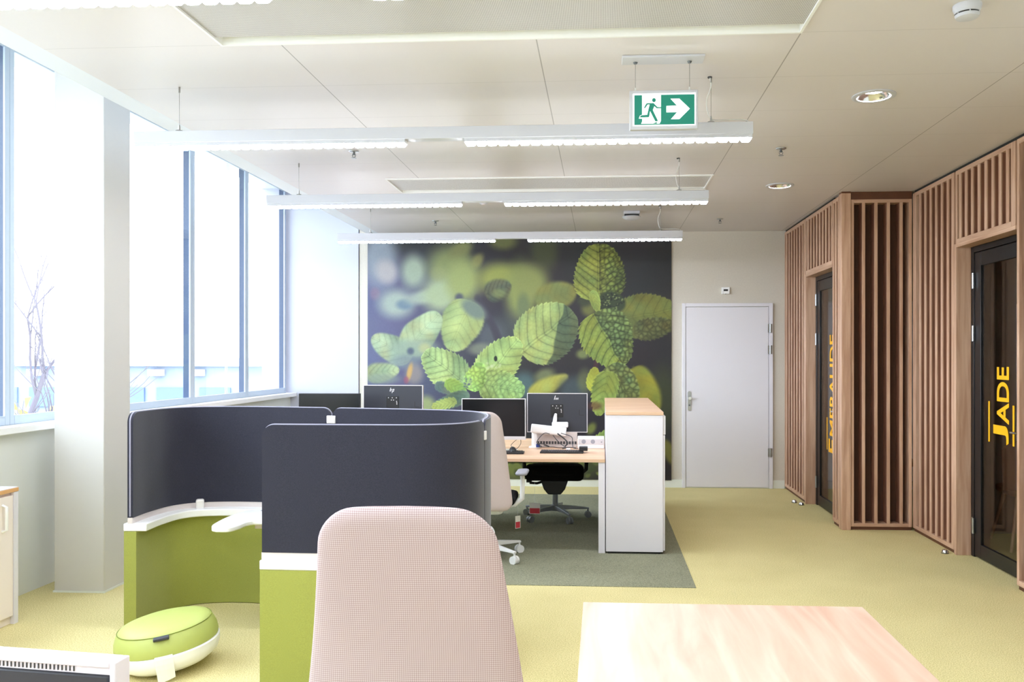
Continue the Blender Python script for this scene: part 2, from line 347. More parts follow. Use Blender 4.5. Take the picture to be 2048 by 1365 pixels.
# ------------------------------------------------------------------ linear lamps
def lamp(y, label, cord=True, x0=-2.53):
    t = thing('linear_lamp', (-.88, y, 2.70), label, 'lamp', group='suspended linear lamps'); o = t.location
    x1 = .785
    box(x0, x1, y - .032, y + .032, 2.702, 2.765).build('housing', 'lamp_white', t, o, bevel=.002)
    for a, b in ((x0 + .006, -1.043), (-.725, x1 - .004)):
        md = box(a, b, y - .030, y + .030, 2.684, 2.702).build('light_module', 'lamp_white', t, o)
        n = 26; p = (b - a) / n; c = MB()
        for k in range(n):
            u0, u1 = a + p * k + .0035, a + p * (k + 1) - .0035
            q = rrect(u0, u1, y - .026, y + .026, .008, 3); q2 = rrect(u0 + .006, u1 - .006, y - .020, y + .020, .006, 3)
            c.rings([[(x_, y_, 2.684) for x_, y_ in q], [(x_, y_, 2.678) for x_, y_ in q], [(x_, y_, 2.670) for x_, y_ in q2]])
        c.build('lens_cells', 'cell', t, o)
    for xc in (-2.29, .572):
        s_ = MB(); s_.cyl((xc, y, 2.765), (xc, y, 2.775), .022, .018); s_.cyl((xc, y, 2.775), (xc, y, 2.805), .006, .004)
        s_.build('suspension_clamp', 'steel', t, o, smooth=40)
        g = MB(); g.cyl((xc, y, 2.80), (xc, y, CE), .0014, n=6); g.cyl((xc, y, CE - .03), (xc, y, CE), .005, n=8); g.build('suspension_wire', 'wire', t, o)
    if cord:
        pts = catmull([(.566, y, CE), (.572, y, 2.96), (.552, y + .004, 2.90), (.550, y, 2.85), (.565, y, 2.80), (.60, y, 2.783), (.70, y, 2.785), (.755, y, 2.78), (.77, y, 2.765)], 5)
        MB().tube(pts, .0032, 6).build('power_cord', 'cable_white', t, o, smooth=60)
        MB().cyl((.566, y, CE - .006), (.566, y, CE), .012).build('ceiling_rose', 'slot_dark', t, o)
    return t
lamp(-.95, 'linear lamp over the desk behind the viewpoint', False)
lamp(.85, 'linear lamp overhead in front of the viewpoint', False)
lamp(2.55, 'linear lamp cut by the top left corner', False)
lamp(4.37, 'nearest fully visible white linear lamp, behind the exit sign')
lamp(6.15, 'middle white linear lamp, in front of the recessed ceiling panel')
lamp(8.10, 'farthest white linear lamp, hanging before the leaf mural', x0=-2.62)

# ------------------------------------------------------------------ exit sign
es = thing('exit_sign', (.305, 4.09, 2.66), 'green and white exit sign with running figure hanging from ceiling', 'sign'); o = es.location
m = MB(); m.box(.138, .472, 4.085, 4.115, 2.662, 2.855); m.build('housing', 'lamp_white', es, o, bevel=.004)
box(.155, .460, 4.081, 4.087, 2.680, 2.838).build('light_panel', 'sign_glow', es, o)
SX0, SZ0, SW, SH = .161, 2.684, .293, .146
box(SX0, SX0 + SW, 4.0795, 4.0815, SZ0, SZ0 + SH).build('green_field', 'sign_green', es, o)
def sg(poly, y0, y1, M_=None):   # polygon in zoom-crop units of the photograph's sign
    q = [(SX0 + (u - 303) / 772 * SW, SZ0 + (1030 - v) / 372 * SH) for u, v in poly]
    return (M_ or MB()).prism(q, y0, y1, 'y')
M_ = sg([(402, 662), (645, 662), (645, 985), (628, 1018), (590, 1018), (545, 1018), (390, 1018), (405, 985), (405, 952), (360, 952), (375, 915), (402, 905)], 4.0778, 4.0796)
sg([(768, 710), (880, 710), (1015, 838), (882, 966), (772, 966), (852, 880), (715, 880), (715, 800), (850, 796)], 4.0778, 4.0796, M_)
M_.build('door_and_arrow', 'sign_glow', es, o)
M_ = MB(); y0, y1 = 4.0762, 4.0779
sg([(555 + 25 * math.cos(R(a)), 725 + 25 * math.sin(R(a))) for a in range(0, 360, 24)], y0, y1, M_)
for poly in ([(468, 762), (550, 762), (562, 775), (598, 812), (648, 815), (648, 828), (590, 828), (560, 800), (540, 850), (604, 980), (600, 990), (572, 990), (505, 860), (495, 925), (488, 938), (375, 938), (380, 920), (400, 912), (468, 908), (486, 830), (500, 778), (475, 778), (440, 825), (426, 822), (455, 768)],
             [(545, 1018), (572, 1005), (598, 1000), (590, 1018)]):
    sg(poly, y0, y1, M_)
M_.build('running_figure', 'sign_green', es, o)
m = MB(); m.box(.10, .50, 4.03, 4.135, CE - .012, CE - .0005); m.build('ceiling_plate', 'lamp_white', es, o, bevel=.002)
for x in (.167, .432):
    g = MB(); g.cyl((x, 4.10, 2.87), (x, 4.10, CE - .01), .0016, n=6); g.build('suspension_wire', 'wire', es, o)
    g = MB(); g.cyl((x, 4.10, 2.852), (x, 4.10, 2.872), .004, n=10); g.build('wire_grip', 'cable_white', es, o)
    g = MB(); g.cyl((x, 4.10, CE - .02), (x, 4.10, CE - .012), .008, .012, n=10); g.build('wire_anchor', 'dark_metal', es, o)

# ------------------------------------------------------------------ ceiling fittings
def downlight(x, y, label):
    t = thing('downlight', (x, y, CE), label, 'lamp', group='recessed downlights'); o = t.location
    n = 40
    def ring(r, z): return [(x + r * math.cos(2 * math.pi * k / n), y + r * math.sin(2 * math.pi * k / n), z) for k in range(n)]
    MB().rings([ring(.092, CE - .0005), ring(.118, CE - .0005), ring(.118, CE - .006), ring(.098, CE - .010), ring(.092, CE - .008), ring(.092, CE - .0005)], False).build('trim_ring', 'lamp_white', t, o, smooth=40)
    MB().rings([ring(.0925, CE - .004), ring(.086, CE + .010), ring(.074, CE + .022), ring(.062, CE + .030)], False).build('reflector', 'chrome', t, o, smooth=30)
    MB().rings([ring(.062, CE + .029), ring(.062, CE + .036)], True).build('light_source', 'down_glow', t, o)
    MB().rings([ring(.0935, CE + .0), ring(.0935, CE + .118), ring(.12, CE + .121), ring(.12, CE + .13), ring(.01, CE + .131)], False).build('housing_can', 'steel', t, o)
    return t
downlight(1.525, 4.74, 'larger-looking recessed downlight, nearer of the two')
downlight(1.525, 7.19, 'smaller-looking recessed downlight nearer the slatted wall')
def sprinkler(x, y, label):
    t = thing('sprinkler', (x, y, CE), label, 'sprinkler', group='ceiling sprinklers'); o = t.location
    MB().lathe([(.036, -.001), (.034, -.006), (.014, -.008), (.010, -.012)], (x, y, CE), 20).build('escutcheon', 'steel', t, o, smooth=40)
    m = MB(); m.cyl((x, y, CE - .01), (x, y, CE - .03), .007, n=10)
    for s in (-1, 1): m.tube([(x + s * .008, y, CE - .02), (x + s * .013, y, CE - .035), (x, y, CE - .05)], .0022, 6)
    m.build('frame_arms', 'dark_metal', t, o)
    MB().lathe([(.017, -.050), (.019, -.053)], (x, y, CE), 16).build('deflector', 'steel', t, o)
sprinkler(-1.76, 5.80, 'ceiling sprinkler at left, below the gap of the nearest lamp')
sprinkler(1.26, 5.90, 'ceiling sprinkler at right, right of the nearest linear lamp')
sprinkler(-1.79, 8.85, 'far left ceiling sprinkler above the leaf mural')
sprinkler(1.26, 8.90, 'far right ceiling sprinkler near the back wall')
t = thing('smoke_detector', (1.52, 3.54, CE), 'white round smoke detector in the top right corner', 'smoke detector'); o = t.location
MB().lathe([(.056, 0), (.056, -.012), (.050, -.028), (.049, -.034)], o, 36).build('base', 'lamp_white', t, o, smooth=40)
MB().lathe([(.044, -.0345), (.044, -.0395)], o, 36).build('smoke_slot', 'dark_gap', t, o)
MB().lathe([(.048, -.040), (.044, -.052), (.030, -.057)], o, 36).build('cap', 'lamp_white', t, o, smooth=40)
for k in range(6):
    a = R(20 + 60 * k); m = box(-.002, .002, -.002, .002, -.041, -.033)
    m.xf(Matrix.Translation((o[0] + .0465 * math.cos(a), o[1] + .0465 * math.sin(a), o[2]))).build('cage_post', 'lamp_white', t, o)
t = thing('smoke_detector', (-1.11, 7.75, CE), 'small flat detector seen through the gap of the middle lamp', 'smoke detector'); o = t.location
MB().lathe([(.05, 0), (.05, -.014), (.03, -.03)], o, 24).build('base', 'lamp_white', t, o, smooth=40)
MB().lathe([(.02, -.03), (.018, -.038)], o, 16).build('sensor', 'beige_plastic', t, o, smooth=40)
t = thing('access_point', (.305, 8.42, CE), 'white box with dark band on ceiling above the mural', 'sensor'); o = t.location
box(.225, .385, 8.35, 8.49, CE - .03, CE).build('mount', 'lamp_white', t, o, bevel=.004)
box(.232, .378, 8.357, 8.483, CE - .05, CE - .03).build('dark_band', 'black_plastic', t, o)
MB().lathe([(.092, -.05), (.095, -.058), (.07, -.075), (.03, -.08)], o, 30).build('cover', 'lamp_white', t, o, smooth=40)

# ------------------------------------------------------------------ mural
def build_mural():
    U0, U1, V0, V1 = 737., 1342., 475., 962.
    nu, nv = 606, 488
    U, V = np.meshgrid(np.linspace(U0, U1, nu), np.linspace(V1, V0, nv))
    rng = np.random.default_rng(3)
    def noise(s, seed=0):
        r = np.random.default_rng(seed); g = r.random((int((V1 - V0) / s) + 4, int((U1 - U0) / s) + 4))
        x = (U - U0) / s + 1; y = (V - V0) / s + 1; xi = x.astype(int); yi = y.astype(int); fx = x - xi; fy = y - yi
        fx = fx * fx * (3 - 2 * fx); fy = fy * fy * (3 - 2 * fy)
        return (g[yi, xi] * (1 - fx) + g[yi, xi + 1] * fx) * (1 - fy) + (g[yi + 1, xi] * (1 - fx) + g[yi + 1, xi + 1] * fx) * fy
    def ss(a, b, x):
        t = np.clip((x - a) / (b - a), 0, 1); return t * t * (3 - 2 * t)
    img = np.zeros((nv, nu, 3))
    left = 1 - ss(740, 1080, U); mid = ss(475, 560, V)
    base = np.stack([44 + 50 * left * mid + 8 * noise(60, 1), 42 + 56 * left * mid + 8 * noise(60, 2), 46 + 92 * left * mid + 8 * noise(60, 3)], -1)
    img[:] = base
    def over(mask, c):
        img[:] = img * (1 - mask[..., None]) + np.asarray(c) * mask[..., None]
    def blob(cx, cy, rx, ry, c, ang=0, soft=.55, a=1.):
        t = R(ang); x = U - cx; y = V - cy; p = (x * math.cos(t) + y * math.sin(t)) / rx; q = (-x * math.sin(t) + y * math.cos(t)) / ry
        over(a * (1 - ss(1 - soft, 1 + soft, np.sqrt(p * p + q * q))), c)
    def worley(sz, seed):
        r = np.random.default_rng(seed); nyc, nxc = int((V1 - V0) / sz) + 5, int((U1 - U0) / sz) + 5
        jx, jy = r.random((nyc, nxc)), r.random((nyc, nxc)); x = (U - U0) / sz + 2; y = (V - V0) / sz + 2; xi = x.astype(int); yi = y.astype(int)
        f1 = np.full(U.shape, 9.); f2 = np.full(U.shape, 9.)
        for dy in (-1, 0, 1):
            for dx in (-1, 0, 1):
                cx_, cy_ = xi + dx, yi + dy; d = np.hypot(cx_ + jx[cy_, cx_] - x, cy_ + jy[cy_, cx_] - y)
                f2 = np.minimum(f2, np.maximum(f1, d)); f1 = np.minimum(f1, d)
        return f1, f2
    WO = [worley(9, 1), worley(6.5, 2)]; NZ = [noise(26, 50), noise(26, 51), noise(12, 52), noise(4, 53)]
    def leaf(cx, cy, L, W, ang, c, blur=1.2, vein=.5, serr=2.0, dark=None, rough=0, pw=.85, seed=5, nveins=6, tip=.22, cut=None):
        """ang: direction of the tip in image degrees (0 = right, 90 = down)"""
        t = R(ang); x = U - cx; y = V - cy
        a = (x * math.cos(t) + y * math.sin(t)) / L; b = (-x * math.sin(t) + y * math.cos(t)) / W
        wd = np.sqrt(np.clip(1 - a * a, 0, 1)) ** pw * (1 - tip * a)
        saw = ((a * L / 8.5 + .3 * np.sign(b)) % 1)
        wpx = wd * W + serr * (saw - .5) * 1.5 + 3.5 * (NZ[0] - .5)
        d = np.minimum(wpx - np.abs(b * W), (1 - np.abs(a)) * L * 1.3)
        mask = ss(-blur, blur, d)
        col = np.ones(U.shape + (3,)) * np.asarray(c, float)
        aw = a + .10 * (NZ[0] - .5); bw = b + .10 * (NZ[1] - .5)
        col *= (.86 + .28 * noise(30, seed))[..., None]
        hue = noise(18, seed + 9) - .5; col[..., 0] += 22 * hue; col[..., 2] -= 16 * hue
        if vein:
            k_ = .62 * np.abs(bw) ** 1.25; fr = np.abs((((aw - k_) * nveins / 2 + .3) % 1) - .5) * 2
            f1, f2 = WO[0]
            cell = np.clip((f2 - f1) * 2.2, 0, 1)
            dv = ss(.80, 1.0, fr); mr = 1 - ss(.0, .06, np.abs(bw))
            lit = 1 + vein * (.16 * (1 - fr) - .08) - vein * .30 * dv - .10 * vein * (1 - cell) + .05 * vein * (NZ[3] - .5) - .22 * vein * (1 - ss(.04, .10, np.abs(bw))) + .30 * vein * mr
            col *= lit[..., None]; col[..., 2] *= 1 + .10 * vein * ss(.8, 1, fr)
        if rough:
            f1, f2 = WO[0]; bump = np.clip((f2 - f1) * 1.6, 0, 1) - .45 + .35 * (.6 - f1)
            sr = 1. if rough > 0 else ss(-.04, .04, b * (dark[1] if dark is not None else 1))
            col *= (1 + abs(rough) * bump * .58 * sr)[..., None]
        if dark is not None:
            side = ss(-.03, .03, bw * dark[1]); rat = np.asarray(dark[0], float) / np.asarray(c, float)
            col *= 1 - side[..., None] * (1 - rat)
        if cut:
            (x0, y0), (x1, y1), q_ = cut; sd = ((U - x0) * (y1 - y0) - (V - y0) * (x1 - x0)) / math.hypot(x1 - x0, y1 - y0) + 10 * (NZ[1] - .5)
            col *= 1 - (1 - np.asarray(q_)) * ss(-2, 2, sd)[..., None]
        rim = ss(3.0, .5, d) * (blur < 2.5) * .16; col *= (1 + rim)[..., None]
        col *= (1 - .12 * ss(.3, 1.0, np.abs(b) * .6 + .4 * (b * .7 + .3)))[..., None]
        img[:] = img * (1 - mask[..., None]) + col * mask[..., None]
    # out of focus background
    blob(762, 520, 34, 55, (146, 158, 172)); blob(775, 545, 20, 24, (182, 178, 180), -30); blob(752, 590, 10, 12, (150, 120, 145), a=.6)
    blob(830, 545, 24, 32, (164, 184, 160)); blob(795, 610, 34, 27, (166, 184, 172)); blob(812, 612, 16, 10, (112, 138, 158)); blob(850, 597, 34, 13, (164, 182, 168), -10)
    blob(1010, 486, 26, 16, (112, 118, 62)); blob(1092, 505, 26, 42, (84, 92, 52), a=.8); blob(895, 480, 22, 10, (108, 112, 84), a=.7)
    blob(905, 535, 44, 40, (146, 160, 96)); blob(925, 502, 24, 14, (142, 148, 88), -30); blob(958, 525, 16, 10, (146, 146, 84), -55)
    blob(885, 592, 36, 34, (176, 196, 150)); blob(930, 565, 32, 42, (166, 182, 104)); blob(880, 550, 16, 14, (160, 172, 110), a=.6)
    blob(1005, 560, 46, 30, (164, 174, 78)); blob(1046, 590, 30, 58, (150, 164, 84)); blob(1065, 570, 34, 34, (152, 162, 84)); blob(1050, 615, 12, 24, (104, 122, 86), a=.7)
    leaf(1115, 597, 42, 30, -20, (152, 160, 78), 6, .15, 0); leaf(1000, 583, 28, 21, -20, (104, 114, 86), 5, .5, 0); blob(1002, 590, 14, 9, (165, 180, 90), a=.5)
    blob(922, 598, 8, 8, (86, 92, 104)); blob(1020, 680, 36, 46, (82, 92, 92), a=.7); blob(985, 680, 26, 34, (96, 106, 112), a=.7); blob(965, 702, 24, 12, (148, 158, 128), a=.7)
    for k in range(26):
        tt = k / 25; blob(958 + 46 * tt + 5 * math.sin(tt * 3), 600 + 95 * tt, 6 + 2 * tt, 8, (66, 62, 78), soft=.5, a=.5)
    for k in range(22):
        tt = k / 21; blob(1193 + 3 * math.sin(tt * 5), 700 + 60 * tt, 4.5, 6, (84, 46, 52), a=.4)
    leaf(925, 655, 54, 40, 112, (178, 202, 122), 3.5, .25, 1); blob(951, 622, 28, 15, (122, 142, 128), 35, .4); leaf(785, 700, 46, 27, 210, (168, 190, 148), 3, .35, 0)
    leaf(847, 668, 52, 32, -48, (176, 200, 150), 3, .25, 0); blob(830, 702, 46, 20, (150, 174, 152), 0, .5, .9); blob(824, 706, 7, 7, (90, 104, 124)); blob(853, 700, 12, 10, (196, 198, 130), a=.7)
    blob(812, 728, 30, 14, (120, 138, 150), a=.7)
    leaf(768, 748, 34, 20, -8, (164, 186, 136), 4, .35, 0); blob(765, 762, 34, 10, (140, 158, 140), a=.7)
    blob(832, 752, 17, 20, (160, 150, 142), a=.8); blob(822, 748, 5, 17, (216, 172, 96), 12); blob(815, 764, 5, 7, (160, 84, 110), a=.8)
    blob(855, 815, 18, 18, (166, 182, 118)); blob(1052, 775, 24, 26, (82, 112, 112)); blob(1092, 755, 20, 13, (120, 128, 84), -20)
    leaf(1100, 775, 44, 17, -28, (184, 186, 76), 5, .1, 0); blob(1150, 785, 28, 28, (74, 88, 92)); blob(1168, 712, 12, 9, (126, 138, 78)); blob(1172, 765, 14, 22, (130, 140, 80), a=.6)
    # mid leaves
    leaf(1097, 668, 66, 58, -38, (186, 206, 112), 1.5, .6, 2.5, seed=22, nveins=7, tip=.08, cut=((1130, 606), (1102, 726), (.56, .60, .74)))
    leaf(1292, 634, 60, 42, -12, (132, 138, 58), 2, .35, 2, seed=24, pw=.8); leaf(1308, 660, 42, 22, -12, (104, 104, 52), 2, .4, 2, rough=.5, seed=25); blob(1240, 655, 30, 30, (110, 122, 62), a=.9)
    blob(1180, 622, 14, 14, (118, 122, 60)); blob(1172, 605, 14, 12, (66, 74, 50))
    leaf(1201, 549, 57, 50, -90, (156, 172, 70), 1, 1.0, 2.5, dark=((116, 130, 52), 1), rough=-.7, pw=.75, seed=31, nveins=8)
    blob(1226, 608, 27, 20, (62, 76, 48), 20, .15); blob(1218, 628, 18, 14, (52, 64, 44), 0, .3)
    for k in range(70):
        a = rng.random() * 6.28; r_ = rng.random() ** .5; blob(1226 + 23 * r_ * math.cos(a), 608 + 17 * r_ * math.sin(a), 1.6, 1.4, (150, 168, 96) if k % 3 == 0 else (34, 44, 30), soft=.5, a=.8)
    leaf(1193, 608, 24, 9, 75, (168, 190, 82), .8, .3, .5)
    leaf(1218, 683, 60, 50, 62, (166, 188, 74), 1, .85, 3, dark=((112, 132, 66), -1), rough=-.8, pw=.75, seed=33, nveins=7)
    leaf(894, 741, 54, 37, 218, (180, 212, 128), 1, .65, 2.5, seed=34, pw=.8, nveins=7)
    leaf(1003, 728, 60, 40, -52, (184, 212, 112), 1, .5, 2.5, seed=35, pw=.8); blob(995, 721, 3.4, 5.5, (40, 50, 40), 0, .2)
    for k in range(24): blob(978 + rng.random() * 26, 728 + rng.random() * 36, 2.5, 2.5, (216, 228, 170), a=.5)
    leaf(1008, 778, 46, 34, 12, (158, 194, 104), 1, .5, 2.5, rough=.25, seed=36); leaf(955, 757, 30, 20, -70, (160, 202, 92), 1, .3, 2, rough=.4, seed=37)
    leaf(898, 782, 26, 12, 20, (116, 136, 120), 1.5, .2, 1); leaf(915, 778, 24, 14, 25, (150, 196, 84), 1, .3, 2, seed=38); leaf(905, 806, 40, 15, 160, (110, 134, 104), 2, .3, 1); leaf(892, 812, 26, 11, 165, (190, 206, 96), 1.5, .4, 2)
    for k in range(40): blob(932 + rng.random() * 16, 758 + rng.random() * 22, 1.8, 1.8, (90, 108, 124) if k % 2 else (180, 210, 120), a=.7)
    # lower right
    blob(1325, 800, 30, 60, (62, 68, 44)); leaf(1291, 782, 50, 26, 62, (160, 160, 48), 6, .1, 0); leaf(1243, 774, 46, 34, 55, (116, 130, 66), 1.5, .4, 1, rough=.7, seed=41)
    leaf(1190, 762, 25, 14, -85, (188, 200, 66), 1.2, .2, 1); leaf(1209, 790, 46, 25, 105, (172, 192, 76), 1.2, .45, 2.5, seed=42)
    blob(1192, 815, 14, 8, (120, 60, 50), a=.6); blob(1185, 860, 8, 12, (130, 140, 60), 30); leaf(1206, 875, 18, 9, -40, (166, 190, 80), 1, .3, 2)
    blob(1040, 930, 150, 34, (134, 146, 58), a=.85); 
    for k in range(160):
        blob(900 + rng.random() * 300, 890 + rng.random() * 70, 4 + 5 * rng.random(), 3 + 4 * rng.random(), ((168, 184, 70), (70, 84, 44), (120, 134, 60))[k % 3], rng.random() * 180, .4, .7)
    blob(1335, 905, 14, 26, (122, 118, 48), -25, .3); blob(1318, 945, 20, 34, (40, 34, 36), 0, .3)
    img[:] = img * (.985 + .03 * noise(2.0, 77))[..., None]
    g_ = img.mean(-1, keepdims=True); img = img * .86 + g_ * .14
    c = np.clip(img * MURAL_GAIN, 0, 255) / 255; c = np.where(c <= .04045, c / 12.92, ((c + .055) / 1.055) ** 2.4)
    X0, X1, Z0, Z1 = -2.80, .82, .085, 2.975; y = YB - .022
    xs = np.linspace(X0, X1, nu); zs = np.linspace(Z0, Z1, nv); XX, ZZ = np.meshgrid(xs, zs)
    co = np.stack([XX, np.full_like(XX, 0), ZZ], -1).reshape(-1, 3); N = nu * nv
    idx = np.arange(N).reshape(nv, nu)
    f = np.stack([idx[:-1, :-1], idx[:-1, 1:], idx[1:, 1:], idx[1:, :-1]], -1).reshape(-1, 4)
    me = bpy.data.meshes.new('print'); me.vertices.add(N); me.vertices.foreach_set('co', (co - np.array([-.99, 0, .085])).ravel())
    me.loops.add(f.size); me.loops.foreach_set('vertex_index', f.ravel()); me.polygons.add(len(f)); me.polygons.foreach_set('loop_start', np.arange(0, f.size, 4))
    me.update(calc_edges=True)
    at = me.color_attributes.new('leaf_print', 'FLOAT_COLOR', 'POINT'); at.data.foreach_set('color', np.concatenate([c.reshape(-1, 3), np.ones((N, 1))], 1).ravel())
    m = bpy.data.materials.new('mural_print'); m.use_nodes = True; b = m.node_tree.nodes['Principled BSDF']; a = m.node_tree.nodes.new('ShaderNodeVertexColor'); a.layer_name = 'leaf_print'
    m.node_tree.links.new(a.outputs['Color'], b.inputs['Base Color']); b.inputs['Roughness'].default_value = .55; b.inputs['Specular IOR Level'].default_value = .35
    me.materials.append(m)
    t = thing('wall_mural', (-.99, y, .085), 'large photographic mural of mint leaves on the back wall', 'mural')
    ob = bpy.data.objects.new('print', me); COL.objects.link(ob); ob.parent = t
    box(X0, X1, y + .0015, YB - .0005, Z0, Z1).build('stretched_panel', 'dark_gap', t, t.location)
MURAL_GAIN = .86
build_mural()

# ------------------------------------------------------------------ white door in the back wall
d = bpy.data.objects.new('door_1', None); COL.objects.link(d); d.location = (1.46, YB, 0); struct(d, 'plain white door with metal handle in the back wall', 'door'); o = d.location
m = MB(); m.box(.945, .985, YB - .03, YB, 0, 2.165); m.box(1.95, 1.995, YB - .03, YB, 0, 2.165); m.box(.985, 1.95, YB - .03, YB, 2.125, 2.165)
m.build('door_frame', 'door_white', d, o, bevel=.003)
box(.99, 1.945, YB - .026, YB, .012, 2.12).build('door_leaf', 'door_white', d, o, bevel=.002)
h = MB().prism(rrect(1.008, 1.048, .905, 1.135, .019), YB - .034, YB - .026, 'y').build('handle_plate', 'steel', d, o, bevel=.001)
m = MB(); m.cyl((1.028, YB - .034, 1.055), (1.028, YB - .075, 1.055), .011); m.cyl((1.028, YB - .07, 1.055), (1.028, YB - .095, 1.055), .022, .018, 20); m.build('knob', 'chrome', d, o, smooth=40)
MB().cyl((1.028, YB - .035, .97), (1.028, YB - .042, .97), .009).build('lock_cylinder', 'dark_metal', d, o)
for z in (1.87, 1.62, .42):
    m = MB(); m.box(1.935, 1.985, YB - .036, YB - .029, z - .05, z + .05); m.cyl((1.962, YB - .04, z - .05), (1.962, YB - .04, z + .05), .008); m.build('hinge', 'steel', d, o)
t = thing('fire_indicator', (1.45, YB, 2.31), 'small white box with black display above the white door', 'sensor'); o = t.location
box(1.405, 1.497, YB - .03, YB, 2.272, 2.352).build('housing', 'white_plastic', t, o, bevel=.004)
box(1.425, 1.475, YB - .032, YB - .029, 2.306, 2.328).build('display', 'black_plastic', t, o)
box(1.444, 1.454, YB - .034, YB - .03, 2.268, 2.276).build('indicator', 'dark_metal', t, o)

# ------------------------------------------------------------------ slatted oak walls
def slat_panel(name, label, axis, plane, a, b, z0, z1, slats, depth=.085, rail=.035, wide_a=.03, wide_b=.03, backing='backing', plinth=True, sw=.038):
    """axis 'x': panel lies in plane X = plane and runs along Y from a to b; axis 'y': the reverse. Front faces -X or -Y."""
    c = (a + b) / 2; loc = (plane, c, z0) if axis == 'x' else (c, plane, z0)
    t = thing(name, loc, label, 'wall panel', group='slatted oak wall'); o = t.location
    def bx(m, u0, u1, d0, d1, q0, q1):
        return m.box(plane + d0, plane + d1, u0, u1, q0, q1) if axis == 'x' else m.box(u0, u1, plane + d0, plane + d1, q0, q1)
    m = MB()
    for s in slats: bx(m, s - sw / 2, s + sw / 2, .0, .010, z0 + rail, z1 - rail)
    m.build('slats', 'oak_v', t, o, bevel=.0015)
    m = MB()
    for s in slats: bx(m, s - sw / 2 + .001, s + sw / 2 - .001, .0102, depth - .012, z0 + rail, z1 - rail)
    m.build('slat_shaded_sides', 'oak_shaded', t, o)  # shade between the slats is put into a darker brown on their sides
    for u0, u1 in ((a, a + wide_a), (b - wide_b, b)): m = MB(); bx(m, u0, u1, 0, depth, z0, z1); m.build('stile', 'oak_v', t, o, bevel=.002)
    wd = 'oak_h' if axis == 'x' else 'oak_x'
    for q0, q1 in ((z0, z0 + rail), (z1 - rail, z1)): m = MB(); bx(m, a + wide_a, b - wide_b, 0, depth, q0, q1); m.build('rail', wd, t, o, bevel=.002)
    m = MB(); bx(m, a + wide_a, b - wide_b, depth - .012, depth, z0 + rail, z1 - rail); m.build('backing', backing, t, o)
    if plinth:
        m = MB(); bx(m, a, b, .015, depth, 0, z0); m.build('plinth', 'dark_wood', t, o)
    return t
ZT = 2.985
# far run, X = 2.13
def spaced(a, b, n): return [a + (b - a) * (k + .5) / n for k in range(n)]
slat_panel('slatted_panel', 'slatted oak panel at the far end beside the white door', 'x', XR, 8.83, YB - .016, .03, ZT, spaced(8.88, 9.75, 7), wide_a=.05)
slat_panel('slatted_panel', 'short slatted oak header above the far EMERAUDE door', 'x', XR, 7.80, 8.80, 2.40, ZT, spaced(7.85, 8.75, 8), plinth=False)
slat_panel('slatted_panel', 'narrow slatted oak strip right of the EMERAUDE door', 'x', XR, 7.585, 7.78, .03, ZT, [7.68], wide_a=.032, wide_b=.032)
t = thing('corner_post', (XR + .045, 7.54, 0), 'wide solid oak post at the projecting corner', 'post'); o = t.location
box(XR, XR + .082, 7.49, 7.575, 0, ZT + .01).build('post', 'oak_v', t, o, bevel=.003)
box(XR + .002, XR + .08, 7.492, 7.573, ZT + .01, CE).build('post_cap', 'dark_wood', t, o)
slat_panel('slatted_panel', 'slatted oak panel facing the viewer between both glass doors', 'y', 7.50, XR + .085, XN - .005, .03, 2.94, [2.325, 2.433, 2.541, 2.652], depth=.12, wide_a=.026, wide_b=.028, rail=.03, sw=.028)
struct(box(XR + .085, XN - .002, 7.51, 7.62, 2.94, CE).build('trim_7', 'dark_wood'), 'dark wood band above the facing slatted panel', 'trim')
# near run, X = 2.75
slat_panel('slatted_panel', 'tall slatted oak panel left of the JADE door', 'x', XN, 6.64, 7.495, .03, ZT, [6.76, 6.875, 6.99, 7.105, 7.22, 7.335], wide_a=.05, wide_b=.07)
slat_panel('slatted_panel', 'slatted oak header above the near JADE door', 'x', XN, 5.68, 6.61, 2.42, ZT, [5.79, 5.895, 6.0, 6.108, 6.216, 6.324, 6.43, 6.53], plinth=False, wide_a=.06, wide_b=.025)
slat_panel('slatted_panel', 'slatted oak panel cut by the right picture edge', 'x', XN, 4.2, 5.66, .03, ZT, spaced(4.25, 5.6, 12))
struct(box(XN, XN + .12, YF, 4.19, 0, CE).build('wall_right', 'wall_white'), 'white wall right of the viewpoint')
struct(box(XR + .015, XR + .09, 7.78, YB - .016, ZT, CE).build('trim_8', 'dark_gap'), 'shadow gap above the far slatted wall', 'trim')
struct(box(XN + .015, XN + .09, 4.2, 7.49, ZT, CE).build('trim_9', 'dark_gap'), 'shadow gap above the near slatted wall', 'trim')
# meeting rooms behind the doors
struct(box(6.05, 6.2, YF, YB, 0, CE).build('wall_right_outer', 'room_grey'), 'outer wall of the meeting rooms')
struct(box(2.88, 6.05, 7.42, 7.48, 0, CE).build('wall_right_divider', 'room_grey'), 'divider between the meeting rooms')
struct(box(2.88, 6.05, 4.1, 4.2, 0, CE).build('wall_right_end', 'room_grey'), 'end wall of the near meeting room')

